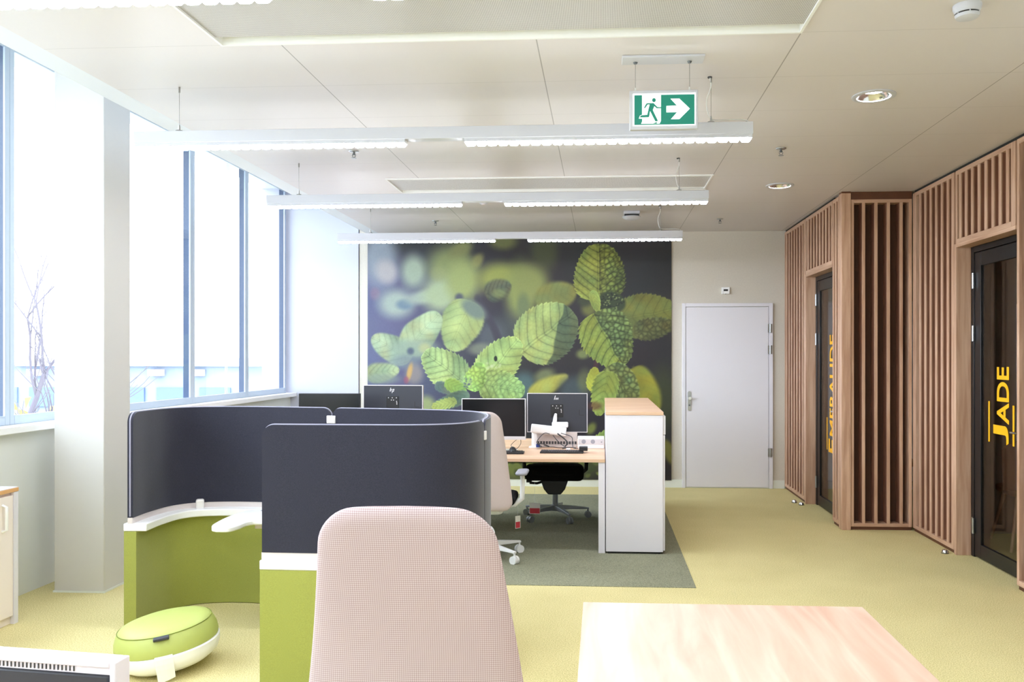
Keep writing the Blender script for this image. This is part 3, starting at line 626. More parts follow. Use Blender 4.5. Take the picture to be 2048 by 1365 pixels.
def letters(txt, size, sx=1.0, bold=.0):
    cu = bpy.data.curves.new('t', 'FONT'); cu.body = txt; cu.size = size; cu.offset = bold; cu.extrude = .0008; cu.align_x = 'LEFT'
    ob = bpy.data.objects.new('t', cu); COL.objects.link(ob); bpy.context.view_layer.update()
    me = bpy.data.meshes.new_from_object(ob.evaluated_get(bpy.context.evaluated_depsgraph_get()))
    vs = [(v.co.x * sx, v.co.y, v.co.z) for v in me.vertices]; fs = [tuple(p.vertices) for p in me.polygons]
    bpy.data.objects.remove(ob); bpy.data.meshes.remove(me); return vs, fs
def fit(txt, z0, z1, yb, yt, x, M_, bold):
    """letters reading upwards on a pane in plane X = x: run z0..z1, foot at Y = yb, head at Y = yt"""
    vs, fs = letters(txt, 1.0, 1, bold)
    ax = min(v[0] for v in vs); bx_ = max(v[0] for v in vs); ay = min(v[1] for v in vs); by = max(v[1] for v in vs)
    M_.add([(x - .001 - v[2], yb + (v[1] - ay) / (by - ay) * (yt - yb), z0 + (v[0] - ax) / (bx_ - ax) * (z1 - z0)) for v in vs], fs)
def glass_door(name, label, X, y0, y1, ztop, word):
    """y1 is the far (hinge) side"""
    d = bpy.data.objects.new(name, None); COL.objects.link(d); d.location = (X, (y0 + y1) / 2, 0); struct(d, label, 'door'); o = d.location
    m = MB(); m.box(X, X + .07, y1 - .045, y1, 0, ztop); m.box(X, X + .07, y0, y0 + .045, 0, ztop); m.box(X, X + .07, y0 + .045, y1 - .045, ztop - .045, ztop)
    m.build('door_frame', 'black_frame', d, o, bevel=.002)
    g0, g1 = y0 + .05, y1 - .05
    m = MB(); m.box(X + .004, X + .030, g1 - .10, g1, .01, ztop - .05); m.box(X + .004, X + .030, g0, g0 + .10, .01, ztop - .05)
    m.box(X + .004, X + .030, g0 + .10, g1 - .10, .01, .115); m.box(X + .004, X + .030, g0 + .10, g1 - .10, ztop - .155, ztop - .05); m.build('door_leaf', 'black_frame', d, o, bevel=.002)
    box(X + .014, X + .020, g0 + .10, g1 - .10, .115, ztop - .155).build('pane', 'door_glass', d, o)
    for z in (2.128, 1.722, .24):
        m = MB(); m.box(X - .005, X + .001, y1 - .052, y1 - .012, z - .06, z + .06); m.cyl((X - .008, y1 - .048, z - .06), (X - .008, y1 - .048, z + .06), .009, n=10); m.build('hinge', 'steel', d, o, smooth=40)
    m = MB(); m.cyl((X + .004, g0 + .05, 1.02), (X - .045, g0 + .05, 1.02), .009); m.tube([(X - .045, g0 + .05, 1.02), (X - .048, g0 + .09, 1.02), (X - .048, g0 + .17, 1.02)], .009, 10); m.cyl((X + .004, g0 + .05, 1.02), (X - .004, g0 + .05, 1.02), .026, n=20)
    m.build('lever_handle', 'chrome', d, o, smooth=50)
    xt = X + .0125; L = MB()
    if word == 'JADE':
        fit('J', .913, 1.045, 6.035, 6.262, xt, L, .02); fit('ADE', 1.060, 1.470, 6.030, 6.208, xt, L, .02)
        L.box(xt - .001, xt + .001, 6.322, 6.342, .912, 1.212); L.box(xt - .001, xt + .001, 5.955, 5.978, .915, 1.20)
    else:
        fit('E', .600, .735, 8.06, 8.325, xt, L, .02); fit('MERAUDE', .765, 1.757, 8.08, 8.285, xt, L, .02)
        L.box(xt - .001, xt + .001, 8.372, 8.392, .617, .938); L.box(xt - .001, xt + .001, 8.0, 8.022, .617, .938)
    L.build('door_lettering', 'yellow', d, o)['label'] = 'yellow lettering %s' % word
    return d
glass_door('door_2', 'far glass door with black frame and yellow EMERAUDE lettering', XR + .10, 7.80, 8.78, 2.37, 'EMERAUDE')
glass_door('door_3', 'near glass door with black frame and yellow JADE lettering', XN + .115, 5.66, 6.60, 2.39, 'JADE')
def jamb(x0, x1, y0, y1, z1, name, label, wd='oak_v'):
    struct(box(x0, x1, y0, y1, 0, z1).build(name, wd, bevel=.002), label, 'trim')
jamb(XR, XR + .115, 8.78, 8.828, 2.40, 'trim_10', 'oak jamb left of the far glass door')
struct(box(XR + .001, XR + .115, 7.80, 8.78, 2.372, 2.40).build('trim_11', 'oak_h'), 'oak lining above the far glass door', 'trim')
jamb(XN, XN + .115, 6.602, 6.638, 2.42, 'trim_12', 'oak jamb left of the near glass door')
struct(box(XN + .001, XN + .115, 5.68, 6.60, 2.392, 2.42).build('trim_13', 'oak_h'), 'oak lining above the near glass door', 'trim')
struct(box(XN + .086, XN + .12, 4.2, 5.655, 0, CE).build('trim_14', 'room_grey'), 'plaster behind the edge panel', 'trim')
# door stops
for x, y, lb in ((2.03, 8.86, 'small chrome door stop standing out on the carpet by the far door'), (2.07, 8.72, 'small chrome door stop right beside the far oak jamb'), (2.69, 6.66, 'small chrome door stop beside the near oak jamb')):
    t = thing('door_stop', (x, y, 0), lb, 'door stop', group='door stops on the carpet'); o = t.location
    MB().lathe([(.026, 0), (.026, .012), (.020, .026), (.008, .032)], o, 20).build('dome', 'chrome', t, o, smooth=40)
    MB().lathe([(.029, 0), (.029, .004)], o, 20).build('rubber_ring', 'black_plastic', t, o)

t = thing('white_board', (4.0, 7.41, .3), 'tall white board behind the JADE glass door', 'board'); o = t.location
box(3.60, 4.6, 7.395, 7.419, .3, 2.0).build('panel', 'melamine', t, o, bevel=.002); box(3.59, 4.61, 7.40, 7.4195, .285, .3).build('tray', 'steel', t, o)
t = thing('white_board', (3.2, 9.79, .1), 'tall white board behind the far EMERAUDE door', 'board'); o = t.location
box(2.62, 3.7, 9.77, 9.799, .1, 2.18).build('panel', 'melamine', t, o, bevel=.002); box(2.61, 3.71, 9.775, 9.7995, .085, .1).build('tray', 'steel', t, o)
# chair inside the near meeting room
t = thing('wooden_chair', (3.50, 6.92, 0), 'brown wooden chair behind the JADE glass door', 'chair', R(172))
m = MB()
rings = []
for k in range(9):
    a = -1.2 + 2.4 * k / 8; x, y = .25 * math.sin(a), -.02 + .24 * math.cos(a); nx, ny = math.sin(a), math.cos(a)
    h0, h1 = .46, .92 - .12 * abs(a) ** 2 / 1.44
    rings.append([(x, y, h0), (x + nx * .03, y + ny * .03, h0), (x + nx * .045, y + ny * .045, h1), (x + nx * .015, y + ny * .015, h1)])
m.rings(rings); m.build('backrest', 'brown_seat', t, bevel=.008)
MB().prism(rrect(-.24, .24, -.24, .2, .09), .43, .48).build('seat', 'brown_seat', t, bevel=.01)
for sx in (-1, 1):
    for sy in (-1, 1): MB().cyl((sx * .17, sy * .15, .43), (sx * .25, sy * .25, 0), .018, .011, 10).build('leg', 'oak_v', t, smooth=50)
t = thing('wooden_chair', (3.0, 8.75, 0), 'brown wooden chair behind the EMERAUDE glass door', 'chair', R(100))
for k, dd in enumerate([('backrest', 'brown_seat'), ('seat', 'brown_seat')]):
    pass
MB().prism(rrect(-.24, .24, -.24, .2, .09), .43, .48).build('seat', 'brown_seat', t, bevel=.01)
MB().rings(rings).build('backrest', 'brown_seat', t, bevel=.008)
for sx in (-1, 1):
    for sy in (-1, 1): MB().cyl((sx * .17, sy * .15, .43), (sx * .25, sy * .25, 0), .018, .011, 10).build('leg', 'oak_v', t, smooth=50)

# ------------------------------------------------------------------ acoustic pod
PATH = catmull([(-2.662, 4.53, 0), (-2.668, 4.72, 0), (-2.64, 4.92, 0), (-2.53, 5.045, 0), (-2.33, 5.095, 0), (-2.1, 5.085, 0), (-1.85, 5.045, 0), (-1.6, 5.0, 0),
                (-1.3, 4.935, 0), (-1.05, 4.875, 0), (-.86, 4.81, 0), (-.715, 4.70, 0), (-.635, 4.54, 0), (-.60, 4.34, 0), (-.595, 4.14, 0), (-.625, 3.97, 0),
                (-.70, 3.86, 0), (-.83, 3.80, 0), (-1.0, 3.785, 0), (-1.3, 3.785, 0), (-1.585, 3.79, 0)], 10)
PATH = [Vector((p[0], p[1], 0)) for p in PATH]
def arclen(P):
    s = [0]
    for a, b in zip(P, P[1:]): s.append(s[-1] + (b - a).length)
    return s
AL = arclen(PATH)
def at_s(s):
    s = max(0, min(AL[-1], s))
    for i in range(len(AL) - 1):
        if AL[i + 1] >= s:
            t = (s - AL[i]) / max(1e-9, AL[i + 1] - AL[i]); p = PATH[i].lerp(PATH[i + 1], t)
            a = at_i(i); b = at_i(i + 1); return p, a.lerp(b, t).normalized()
def at_i(i): return (PATH[min(i + 1, len(PATH) - 1)] - PATH[max(i - 1, 0)]).normalized()
def s_near(x, y): return min(zip([(p - Vector((x, y, 0))).length for p in PATH], AL))[1]
S1, S2, SE = s_near(-1.64, 5.01), s_near(-.60, 4.10), AL[-1]
def strip(s0, s1, d0, d1, zb, zt, step=.03, round_=0):
    """solid strip along the path; d0..d1 offsets towards the inside; rounded top corners"""
    n = max(2, int((s1 - s0) / step)); ss_ = [s0 + (s1 - s0) * k / n for k in range(n + 1)]
    if round_:
        ss_ = sorted(set([s0 + round_ * (1 - math.cos(R(90 * k / 8))) for k in range(9)] + [s1 - round_ * (1 - math.cos(R(90 * k / 8))) for k in range(9)] + [s for s in ss_ if s0 + round_ < s < s1 - round_]))
    rings = []; top = []
    for s in ss_:
        p, t = at_s(s); nrm = Vector((t.y, -t.x, 0)); z = zt
        if round_:
            e = min(s - s0, s1 - s)
            if e < round_: z = zt - round_ + math.sqrt(max(0, round_ ** 2 - (round_ - e) ** 2))
        a, b = p + nrm * d0, p + nrm * d1
        rings.append([(a.x, a.y, zb), (b.x, b.y, zb), (b.x, b.y, z), (a.x, a.y, z)]); c = p + nrm * (d0 + d1) / 2; top.append((c.x, c.y, z))
    return MB().rings(rings), top
pod = thing('acoustic_pod', (-1.6, 4.4, 0), 'curved work pod with dark navy upper screens over lime green panels', 'partition'); o = pod.location
for nm, a, b in (('rear', 0, S1), ('right', S1, S2), ('front', S2, SE)):
    m, _ = strip(a + .002, b - .002, -.035, .035, .022 if nm == 'front' else .004, .555, .04); q = m.build('lower_panel', 'green_fabric', pod, o, smooth=50); q['label'] = 'lime green fabric lower panel, %s' % nm
    if nm == 'front': m, _ = strip(a + .004, b - .004, -.030, .03, .0, .022, .05); nm == 'front' and m.build('foot_rail', 'white_plastic', pod, o, smooth=50)
    m, top = strip(a + .004, b - .004, -.016, .016, .632, 1.228, .03, .055); q = m.build('upper_screen', 'navy', pod, o, smooth=50); q['label'] = 'dark navy fabric upper screen, %s' % nm
    p0, _t = at_s(a + .004); p1, _t = at_s(b - .004)
    pts = [(p0.x, p0.y, .64), (p0.x, p0.y, .9)] + top + [(p1.x, p1.y, .9), (p1.x, p1.y, .64)]
    MB().tube([v for v in pts], .0045, 6).build('piping', 'piping', q, o, smooth=60)
    m, _ = strip(a + .001, b - .001, -.014, .014, .600, .632, .04); m.build('screen_holder', 'beige_plastic', pod, o, smooth=50)
m, _ = strip(-.0, SE, -.038, .095, .556, .600, .035); m.build('rail', 'white_plastic', pod, o, bevel=.006)
# clips
p, t_ = at_s(S1); m = box(-.028, .028, -.026, .026, 1.135, 1.182); m.xf(Matrix.Translation(p) @ Matrix.Rotation(math.atan2(t_.y, t_.x), 4, 'Z')); m.build('clip', 'clip_white', pod, o, bevel=.003)
p, t_ = at_s(S2); m = box(-.014, .014, -.024, .024, 1.13, 1.175); m.xf(Matrix.Translation(p) @ Matrix.Rotation(math.atan2(t_.y, t_.x), 4, 'Z')); m.build('clip', 'clip_white', pod, o, bevel=.003)
ps = s_near(-2.52, 5.05); p, t_ = at_s(ps); nrm = Vector((t_.y, -t_.x, 0)); p = p + nrm * .03
m = box(-.024, .024, -.03, .03, .575, .655); m.xf(Matrix.Translation(p) @ Matrix.Rotation(math.atan2(t_.y, t_.x), 4, 'Z')); m.build('rail_clip', 'clip_white', pod, o, bevel=.01)
# white tray table inside
ty = catmull([(-2.07, 4.33, 0), (-2.00, 4.335, 0), (-1.975, 4.40, 0), (-1.965, 4.50, 0), (-1.90, 4.54, 0), (-1.6, 4.54, 0), (-1.35, 4.54, 0)], 5)
tb = catmull([(-1.35, 4.88, 0), (-1.7, 4.90, 0), (-2.02, 4.86, 0), (-2.11, 4.80, 0), (-2.14, 4.62, 0), (-2.125, 4.42, 0), (-2.10, 4.35, 0)], 5)
MB().prism([(p[0], p[1]) for p in ty + tb], .600, .628).build('tray_table', 'white_plastic', pod, o, bevel=.008, seg=3)
box(-1.97, -1.30, 4.60, 4.86, .565, .599).build('tray_bracket', 'beige_plastic', pod, o, bevel=.004)
box(-2.02, -1.6, 4.80, 4.84, .628, .6295).build('cable_slot', 'pad_grey', pod, o)

# ------------------------------------------------------------------ green stool
st = thing('floor_stool', (-2.145, 4.01, 0), 'round lime green cushion stool with white base tilted on the carpet', 'stool')
RB = MB().lathe([(.02, 0), (.12, .006), (.185, .022), (.226, .05), (.240, .085), (.243, .112), (.236, .118), (.1, .118)], n=56)
CU = MB().lathe([(.1, .118), (.236, .119), (.240, .135), (.236, .165), (.224, .196), (.214, .212)], n=56)
TP = MB().lathe([(.2145, .212), (.205, .222), (.17, .232), (.10, .238), (.01, .240)], n=56)
SM = MB().tube([(.2155 * math.cos(a), .2155 * math.sin(a), .213) for a in [2 * math.pi * k / 60 for k in range(61)]], .0022, 6)
tilt = Matrix.Rotation(R(-6.5), 4, 'Y') @ Matrix.Rotation(R(3), 4, 'X')
SP = MB()
zr = min((tilt @ Vector(v)).z for v in RB.v)
T2 = Matrix.Translation((0, 0, -zr)) @ tilt
RB.xf(T2).build('base', 'white_plastic', st, smooth=40)
CU.xf(T2).build('cushion_side', 'green_vinyl', st, smooth=40); TP.xf(T2).build('cushion_top', 'green_vinyl', st, smooth=50); SM.xf(T2).build('cushion_seam', 'seam_green', st, smooth=60)
a0 = R(-66); M = T2 @ Matrix.Rotation(a0, 4, 'Z')
pull = MB(); pull.prism([(.0, 0), (.024, -.002), (.03, .004), (.03, .012), (.004, .016)], -.034, .034, 'y'); pull.xf(M @ Matrix.Translation((.214, 0, .200))).build('pull_tab', 'strap_dark', st, bevel=.002)
lab = MB()
prof = [(.2385, .125), (.2445, .112), (.2435, .085), (.2405, .060), (.2355, .035), (.232, .012)]
rows = []
for k, (r_, z_) in enumerate(prof):
    tw = R(9.5); rows.append([(r_ * math.cos(tw * q), r_ * math.sin(tw * q), z_ + (-.018 * (1 - q) * .5 if k == 5 else 0)) for q in (-1, -.5, 0, .5, 1)])
vs = [p for r_ in rows for p in r_] + [(p[0] * .997, p[1] * .997, p[2]) for r_ in rows for p in r_]
n5 = len(rows) * 5; fs = [(i * 5 + j, i * 5 + j + 1, (i + 1) * 5 + j + 1, (i + 1) * 5 + j) for i in range(len(rows) - 1) for j in range(4)]
fs += [tuple(q + n5 for q in f[::-1]) for f in fs]
lab.add(vs, fs); lab.xf(M).build('paper_label', 'paper', st)

# ------------------------------------------------------------------ task chairs
def back_shell(w_top, w_bot, z0, z1, r, thick, lean, curve=.03, crown=.012, rows=26, n=44):
    """rounded, slightly curved back shell in local coordinates, back face towards -Y"""
    rings = []
    zs = []
    for k in range(rows + 1):
        t = k / rows; zs.append(z0 + (z1 - z0) * t)
    zz = sorted(set([z0 + r * (1 - math.cos(R(90 * k / 7))) for k in range(8)] + [z1 - r * (1 - math.cos(R(90 * k / 9))) for k in range(10)] + [z for z in zs if z0 + r < z < z1 - r]))
    for z in zz:
        t = (z - z0) / (z1 - z0); hw = w_bot + (w_top - w_bot) * t
        e = min(z - z0, z1 - z); th = thick
        if e < r:
            hw = hw - r + math.sqrt(max(0, r * r - (r - e) ** 2)) ; 
            if e < thick: th = max(.004, thick * math.sqrt(max(.02, 1 - (1 - e / thick) ** 2)))
        ring = []
        for k in range(n):
            a = 2 * math.pi * k / n; c, s = math.cos(a), math.sin(a)
            x = hw * math.copysign(abs(c) ** .28, c); y = th / 2 * math.copysign(abs(s) ** .7, s)
            y += lean(t) - curve * (x / max(w_bot, .01)) ** 2 * -1
            ring.append((x, y, z - crown * (x / w_top) ** 2 * t))
        rings.append(ring)
    return MB().rings(rings)
def task_chair(name, loc, rz, label, shell_mat, metal, frame, seat_mat, scale_back=1.0, star0=0, seat_z=.46, zb=.42, zt=1.13, group=None, wt=.19, wb=.25, low=False):
    t = thing(name, loc, label, 'chair', rz, group)
    lean = lambda q: -.23 - .10 * q + .05 * math.sin(q * 3.14)
    back_shell(wt, wb, zb, zt, .075, .035, lean).build('backrest', shell_mat, t, smooth=60)
    s_ = MB(); s_.prism(rrect(-.25, .25, -.23, .25, .10), seat_z - .03, seat_z + .03); s_.build('seat', seat_mat, t, bevel=.02, seg=3)
    m = MB(); m.prism(rrect(-.16, .16, -.16, .12, .05), seat_z - .10, seat_z - .03); m.build('mechanism', frame, t, bevel=.015)
    m = MB(); m.tube([(-0, -.10, seat_z - .07), (0, -.25, seat_z - .03), (0, -.27, seat_z + .12)], [.03, .028, .02], 10); m.build('back_bracket', frame, t, smooth=50)
    m = MB(); m.cyl((0, 0, .10), (0, 0, .26), .026); m.cyl((0, 0, .26), (0, 0, seat_z - .08), .017); m.build('gas_column', metal, t, smooth=40)
    base = MB(); base.cyl((0, 0, .075), (0, 0, .13), .045, .04)
    st_ = base.build('star_base', metal, t, smooth=40, bevel=.003)
    for k in range(5):
        a = R(star0 + 72 * k); c, s = math.cos(a), math.sin(a)
        L = MB(); nrm = (-s, c)
        rr = []
        for d, hw, z0, z1 in ((.03, .026, .080, .125), (.15, .022, .085, .118), (.29, .016, .082, .100), (.325, .015, .080, .096)):
            rr.append([(c * d + nrm[0] * hw, s * d + nrm[1] * hw, z0), (c * d - nrm[0] * hw, s * d - nrm[1] * hw, z0), (c * d - nrm[0] * hw * .8, s * d - nrm[1] * hw * .8, z1), (c * d + nrm[0] * hw * .8, s * d + nrm[1] * hw * .8, z1)])
        L.rings(rr); L.build('leg', metal, t, bevel=.004)
        w_ = MB(); d = .315
        for q in (-1, 1):
            cx, cy = c * d + nrm[0] * .014 * q, s * d + nrm[1] * .014 * q
            w_.cyl((cx - nrm[0] * .010, cy - nrm[1] * .010, .031), (cx + nrm[0] * .010, cy + nrm[1] * .010, .031), .031, n=20)
        w_.cyl((c * d, s * d, .04), (c * d, s * d, .085), .008)
        w_.build('caster', 'white_plastic' if metal == 'white_plastic' else 'grey_base', t, smooth=40)
    for q in (-1, 1):
        m = MB(); m.tube([(q * .10, -.02, seat_z - .06), (q * .24, -.0, seat_z - .05), (q * .295, .0, seat_z + .0), (q * .298, .0, seat_z + .12), (q * .295, .0, seat_z + .185)], [.016, .018, .021, .018, .018], 10); m.build('arm_post', frame if metal != 'white_plastic' else metal, t, smooth=50)
        m = MB(); m.prism(rrect(q * .295 - .045, q * .295 + .045, -.11, .14, .04), seat_z + .185, seat_z + .21); m.build('arm_pad', 'pad_grey' if metal == 'white_plastic' else frame, t, bevel=.01)
    return t
# nearest chair, seen from behind
ch = task_chair('task_chair', (-.428, 2.08, 0), R(1), 'pink knit office chair in the foreground seen from behind', 'knit_pink', 'white_plastic', 'white_plastic', 'fabric_pink', seat_z=.44, zb=.46, zt=1.228, star0=20, wt=.188, wb=.298, group='pale pink office chairs')
# chair at the rear desk behind the pod
task_chair('task_chair', (-.90, 6.30, 0), R(0), 'pink office chair at the rear desk, half hidden by the navy pod', 'fabric_pink', 'white_plastic', 'white_plastic', 'black_fabric', star0=36, zb=.40, zt=1.145, wt=.165, wb=.25, group='pale pink office chairs')
# black chair on the far side of the desk facing us
bc = task_chair('task_chair', (-.44, 7.88, 0), R(180), 'black office chair with grey base behind the rear desk', 'black_fabric', 'grey_base', 'black_plastic', 'black_fabric', star0=-62 + 180, seat_z=.47, zb=.50, zt=.72, wt=.24, wb=.25)
m = MB(); m.prism(rrect(-.275, .275, .06, .24, .06), .385, .53); m.build('seat_front_roll', 'black_fabric', bc, bevel=.04, seg=4)
m = MB(); m.prism([(-.13, .385), (.13, .385), (.10, .30), (.06, .25), (-.06, .25), (-.10, .30)], -.10, .16, 'y'); m.build('tilt_housing', 'shell_black', bc, bevel=.012)
m = MB(); m.tube([(.10, .05, .36), (.17, .06, .34), (.24, .06, .345)], .012, 8); m.box(.22, .27, .04, .08, .35, .375); m.build('lever', 'black_plastic', bc, smooth=40)
for (x, y, z, w_, h_, nm, rz) in ((-.604, 7.48, .115, .098, .10, 'clear tag with red print hanging from the black chair', 0), (-.665, 6.56, .175, .048, .10, 'clear tag with red print hanging from the far pink chair', 40)):
    t = thing('hang_tag', (x, y, z), nm, 'tag', R(rz), 'red and clear chair tags')
    box(-w_ / 2, w_ / 2, -.001, .001, 0, h_).build('card', 'paper', t)
    box(-w_ / 2 + .003, w_ / 2 - .004, -.0022, -.001, .004, h_ * .52).build('red_print', 'tag_red', t)
    MB().cyl((0, 0, h_), (0, .0, .40 - z if rz == 0 else .44 - z), .0008, n=5).build('string', 'cable_white', t)

# ------------------------------------------------------------------ foreground desk (right) and desk with monitor (left)
tb = thing('desk', (.39, 2.0, 0), 'pale oak desk top in the right foreground', 'desk'); o = tb.location
box(-.06, .84, 1.15, 2.722, .715, .74).build('desk_top', 'table_wood', tb, o, bevel=.002)
for x in (-.02, .78):
    for y in (1.2, 2.64): box(x, x + .04, y, y + .04, 0, .69).build('leg', 'white_plastic', tb, o)
m = MB(); m.box(-.02, .82, 1.2, 1.24, .69, .7149); m.box(-.02, .82, 2.64, 2.68, .69, .7149); m.box(-.02, .02, 1.24, 2.64, .69, .7149); m.box(.78, .82, 1.24, 2.64, .69, .7149); m.build('desk_frame', 'white_plastic', tb, o)
t2 = thing('desk', (-1.3, .75, 0), 'oak desk below the picture edge carrying the near monitor', 'desk'); o = t2.location
box(-2.1, -.5, .35, 1.15, .715, .74).build('desk_top', 'desk_wood', t2, o, bevel=.002)
for x in (-2.06, -.58):
    for y in (.4, 1.07): box(x, x + .04, y, y + .04, 0, .715).build('leg', 'white_plastic', t2, o)

def monitor(loc, rz, label, front=False, frame='silver', w=.54, h=.335, stand='arm', chin=.0, group='office monitors', logo=None, near=False):
    """local: screen faces +Y, back faces -Y; origin at the desk top below the panel; panel bottom at local z"""
    x, y, zt, zd = loc          # zt: top edge height, zd: desk height
    t = thing('monitor', (x, y, zd), label, 'monitor', R(rz), group); top = zt - zd; bot = top - h
    fr = MB(); b = .006 if not near else .0075
    yf = .012 if not near else .004
    fr.box(-w / 2, -w / 2 + b, -.022, yf, bot, top); fr.box(w / 2 - b, w / 2, -.022, yf, bot, top); fr.box(-w / 2 + b, w / 2 - b, -.022, yf, top - b, top); fr.box(-w / 2 + b, w / 2 - b, -.022, yf, bot, bot + b + chin)
    fr.build('bezel', frame, t, bevel=.0015)
    box(-w / 2 + b, w / 2 - b, .0031, yf - .001 if near else .010, bot + b + chin, top - b).build('screen', 'screen_black', t)
    if near:
        box(-w / 2 + b, w / 2 - b - .002, -.0205, .0025, bot + b, top - b - .009).build('back_shell', 'shell_black', t, bevel=.003)
        g = MB()
        for k in range(92):
            xx = -w / 2 + .02 + k * .0053; g.box(xx, xx + .0013, -.0190, -.0180, top - b - .007, top - b - .001)
        box(-w / 2 + b, w / 2 - b, -.018, .003, top - b - .009, top - b).build('vent_strip', 'bezel_white', t); g.build('vent_slots', 'slot_dark', t)
    else:
        box(-w / 2 + b, w / 2 - b, -.0195, .003, bot + b, top - b).build('back_shell', 'shell_black', t)
        cx, cz = -.005, top - .145
        box(cx - .055, cx + .058, -.0245, -.0195, cz - .07, cz + .045).build('mount_plate', 'black_plastic', t, bevel=.002)
        g = MB()
        for dx, dz in ((-.035, .032), (0, .032), (.038, .032), (.04, .0), (.042, -.012), (.042, -.024), (-.008, .012), (.012, .012)): g.cyl((cx + dx, -.0262, cz + dz), (cx + dx, -.0244, cz + dz), .0045, n=8)
        g.build('mount_screws', 'silver', t)
        g = MB(); g.box(w / 2 - .075, w / 2 - .070, -.0205, -.0194, cz - .05, cz + .0); g.box(w / 2 - .07, w / 2 - .03, -.0205, -.0194, cz - .052, cz - .048); g.build('port_cover', 'black_plastic', t)
        # slanted h and p strokes of the badge
        L = MB(); lz = top - .047; sl = .28
        def stroke(x0, z0, z1, wd=.0036): L.add([(x0 + sl * z0, -.0212, lz + z0), (x0 + wd + sl * z0, -.0212, lz + z0), (x0 + wd + sl * z1, -.0212, lz + z1), (x0 + sl * z1, -.0212, lz + z1),
              (x0 + sl * z0, -.0192, lz + z0), (x0 + wd + sl * z0, -.0192, lz + z0), (x0 + wd + sl * z1, -.0192, lz + z1), (x0 + sl * z1, -.0192, lz + z1)], [(0, 1, 2, 3), (7, 6, 5, 4), (0, 4, 5, 1), (1, 5, 6, 2), (2, 6, 7, 3), (3, 7, 4, 0)])
        if logo == 'full':
            stroke(-.028, -.010, .024); stroke(-.018, -.010, .010); stroke(-.010, -.010, .010) if 0 else None
            stroke(-.004, -.024, .012); stroke(.006, -.010, .012); stroke(-.022, .007, .011, .012); stroke(-.002, .008, .012, .012); stroke(-.004, -.012, -.009, .012)
        elif logo == 'part':
            stroke(-.026, -.010, .026, .0055); stroke(-.014, -.010, .006, .005); stroke(-.004, -.010, .006, .005); stroke(.006, -.010, .006, .005)
        if logo: L.build('badge', 'logo', t)
    if stand == 'arm':
        # angled monitor arm standing on the desk, towards -Y
        a = MB(); a.cyl((-.195, -.11, 0), (-.195, -.11, .175), .026, n=20); a.build('arm_column', 'white_plastic', t, smooth=40)
        MB().prism(rrect(-.245, -.145, -.16, -.06, .03), 0, .008).build('arm_foot', 'white_plastic', t)
        def beam(p0, p1, hz, wy):
            P0, P1 = Vector(p0), Vector(p1); q = rrect(-.5, .5, -.5, .5, .25, 4); d_ = (P1 - P0).normalized(); yy = Vector((0, 1, 0)); zz = d_.cross(yy).normalized(); yy = zz.cross(d_)
            return MB().rings([[tuple(P_ + yy * u * wy + zz * v * hz) for u, v in q] for P_ in (P0, P1)])
        beam((-.225, -.125, .172), (.085, -.115, .138), .076, .05).build('arm_beam', 'white_plastic', t, bevel=.008, seg=3)
        beam((.075, -.075, .175), (-.02, -.06, .245), .04, .04) if 0 else None
        m = MB(); m.box(-.045, .10, -.078, -.045, .172, .222); m.build('arm_joint', 'white_plastic', t, bevel=.01, seg=3)
        m = MB(); m.tube([(-.020, -.06, .215), (-.016, -.045, .26), (-.012, -.026, .29)], [.020, .017, .012], 12); m.build('arm_head', 'white_plastic', t, smooth=50)
    elif stand == 'neck':
        box(-.06, .06, -.05, -.023, .004, bot + .12).build('neck', 'silver', t, bevel=.004)
        MB().prism(rrect(-.12, .12, -.18, -.015, .02), 0, .006).build('foot', 'silver', t)
    return t
# rear desk cluster
def desk(x0, x1, y0, y1, label, legs, tray=True):
    t = thing('desk', ((x0 + x1) / 2, (y0 + y1) / 2, 0), label, 'desk', group='rear desks'); o = t.location
    box(x0, x1, y0, y1, .715, .74).build('desk_top', 'desk_wood', t, o, bevel=.0015)
    for lx in legs:
        box(lx, lx + .052, y0 + .012, y1 - .012, .0, .7149).build('leg', 'melamine', t, o, bevel=.002)
    if tray:
        ya = y0 + .5 if y0 < 7 else y1 - .5
        m = MB()
        for k in range(5): m.tube([(x0 + .12, ya + .05 * k - .1, .655), (x1 - .22, ya + .05 * k - .1, .655)], .0022, 5)
        for k in range(int((x1 - x0 - .34) / .08) + 1):
            xx = x0 + .12 + .08 * k; m.tube([(xx, ya - .1, .7148), (xx, ya - .1, .655), (xx, ya + .1, .655), (xx, ya + .1, .7148)], .0018, 5)
        m.build('cable_basket', 'black_plastic', t, o)
    return t
desk(-1.578, .028, 6.475, 7.27, 'oak-topped rear desk with the socket block, nearer row beside the white cabinet', (-.024, -1.578 + .003))
desk(-1.578, .028, 7.29, 8.08, 'oak-topped desk in the far row beside the white cabinet', (-.024,), tray=False)
desk(-3.18, -1.585, 6.475, 7.27, 'oak-topped desk behind the pod, nearer row', (-3.177,))
desk(-3.18, -1.585, 7.29, 8.08, 'oak-topped desk behind the pod, far row', (-3.177,), tray=False)
cb = thing('storage_cabinet', (.26, 7.55, 0), 'tall white cabinet with oak top at the end of the rear desks', 'cabinet'); o = cb.location
box(.034, .478, 6.475, 8.62, .02, 1.085).build('body', 'melamine', cb, o, bevel=.002)
box(.032, .482, 6.47, 8.625, 1.086, 1.112).build('cabinet_top', 'desk_wood', cb, o, bevel=.002)
box(.05, .46, 6.49, 8.6, 0, .02).build('plinth', 'black_plastic', cb, o)
for k in range(2):
    y0 = 6.48 + 1.07 * k; box(.479, .494, y0 + .004, y0 + 1.062, .03, .93).build('door', 'melamine', cb, o, bevel=.0015)
box(.479, .498, 6.486, 8.61, .935, 1.08).build('drawer_front', 'melamine', cb, o, bevel=.0015)
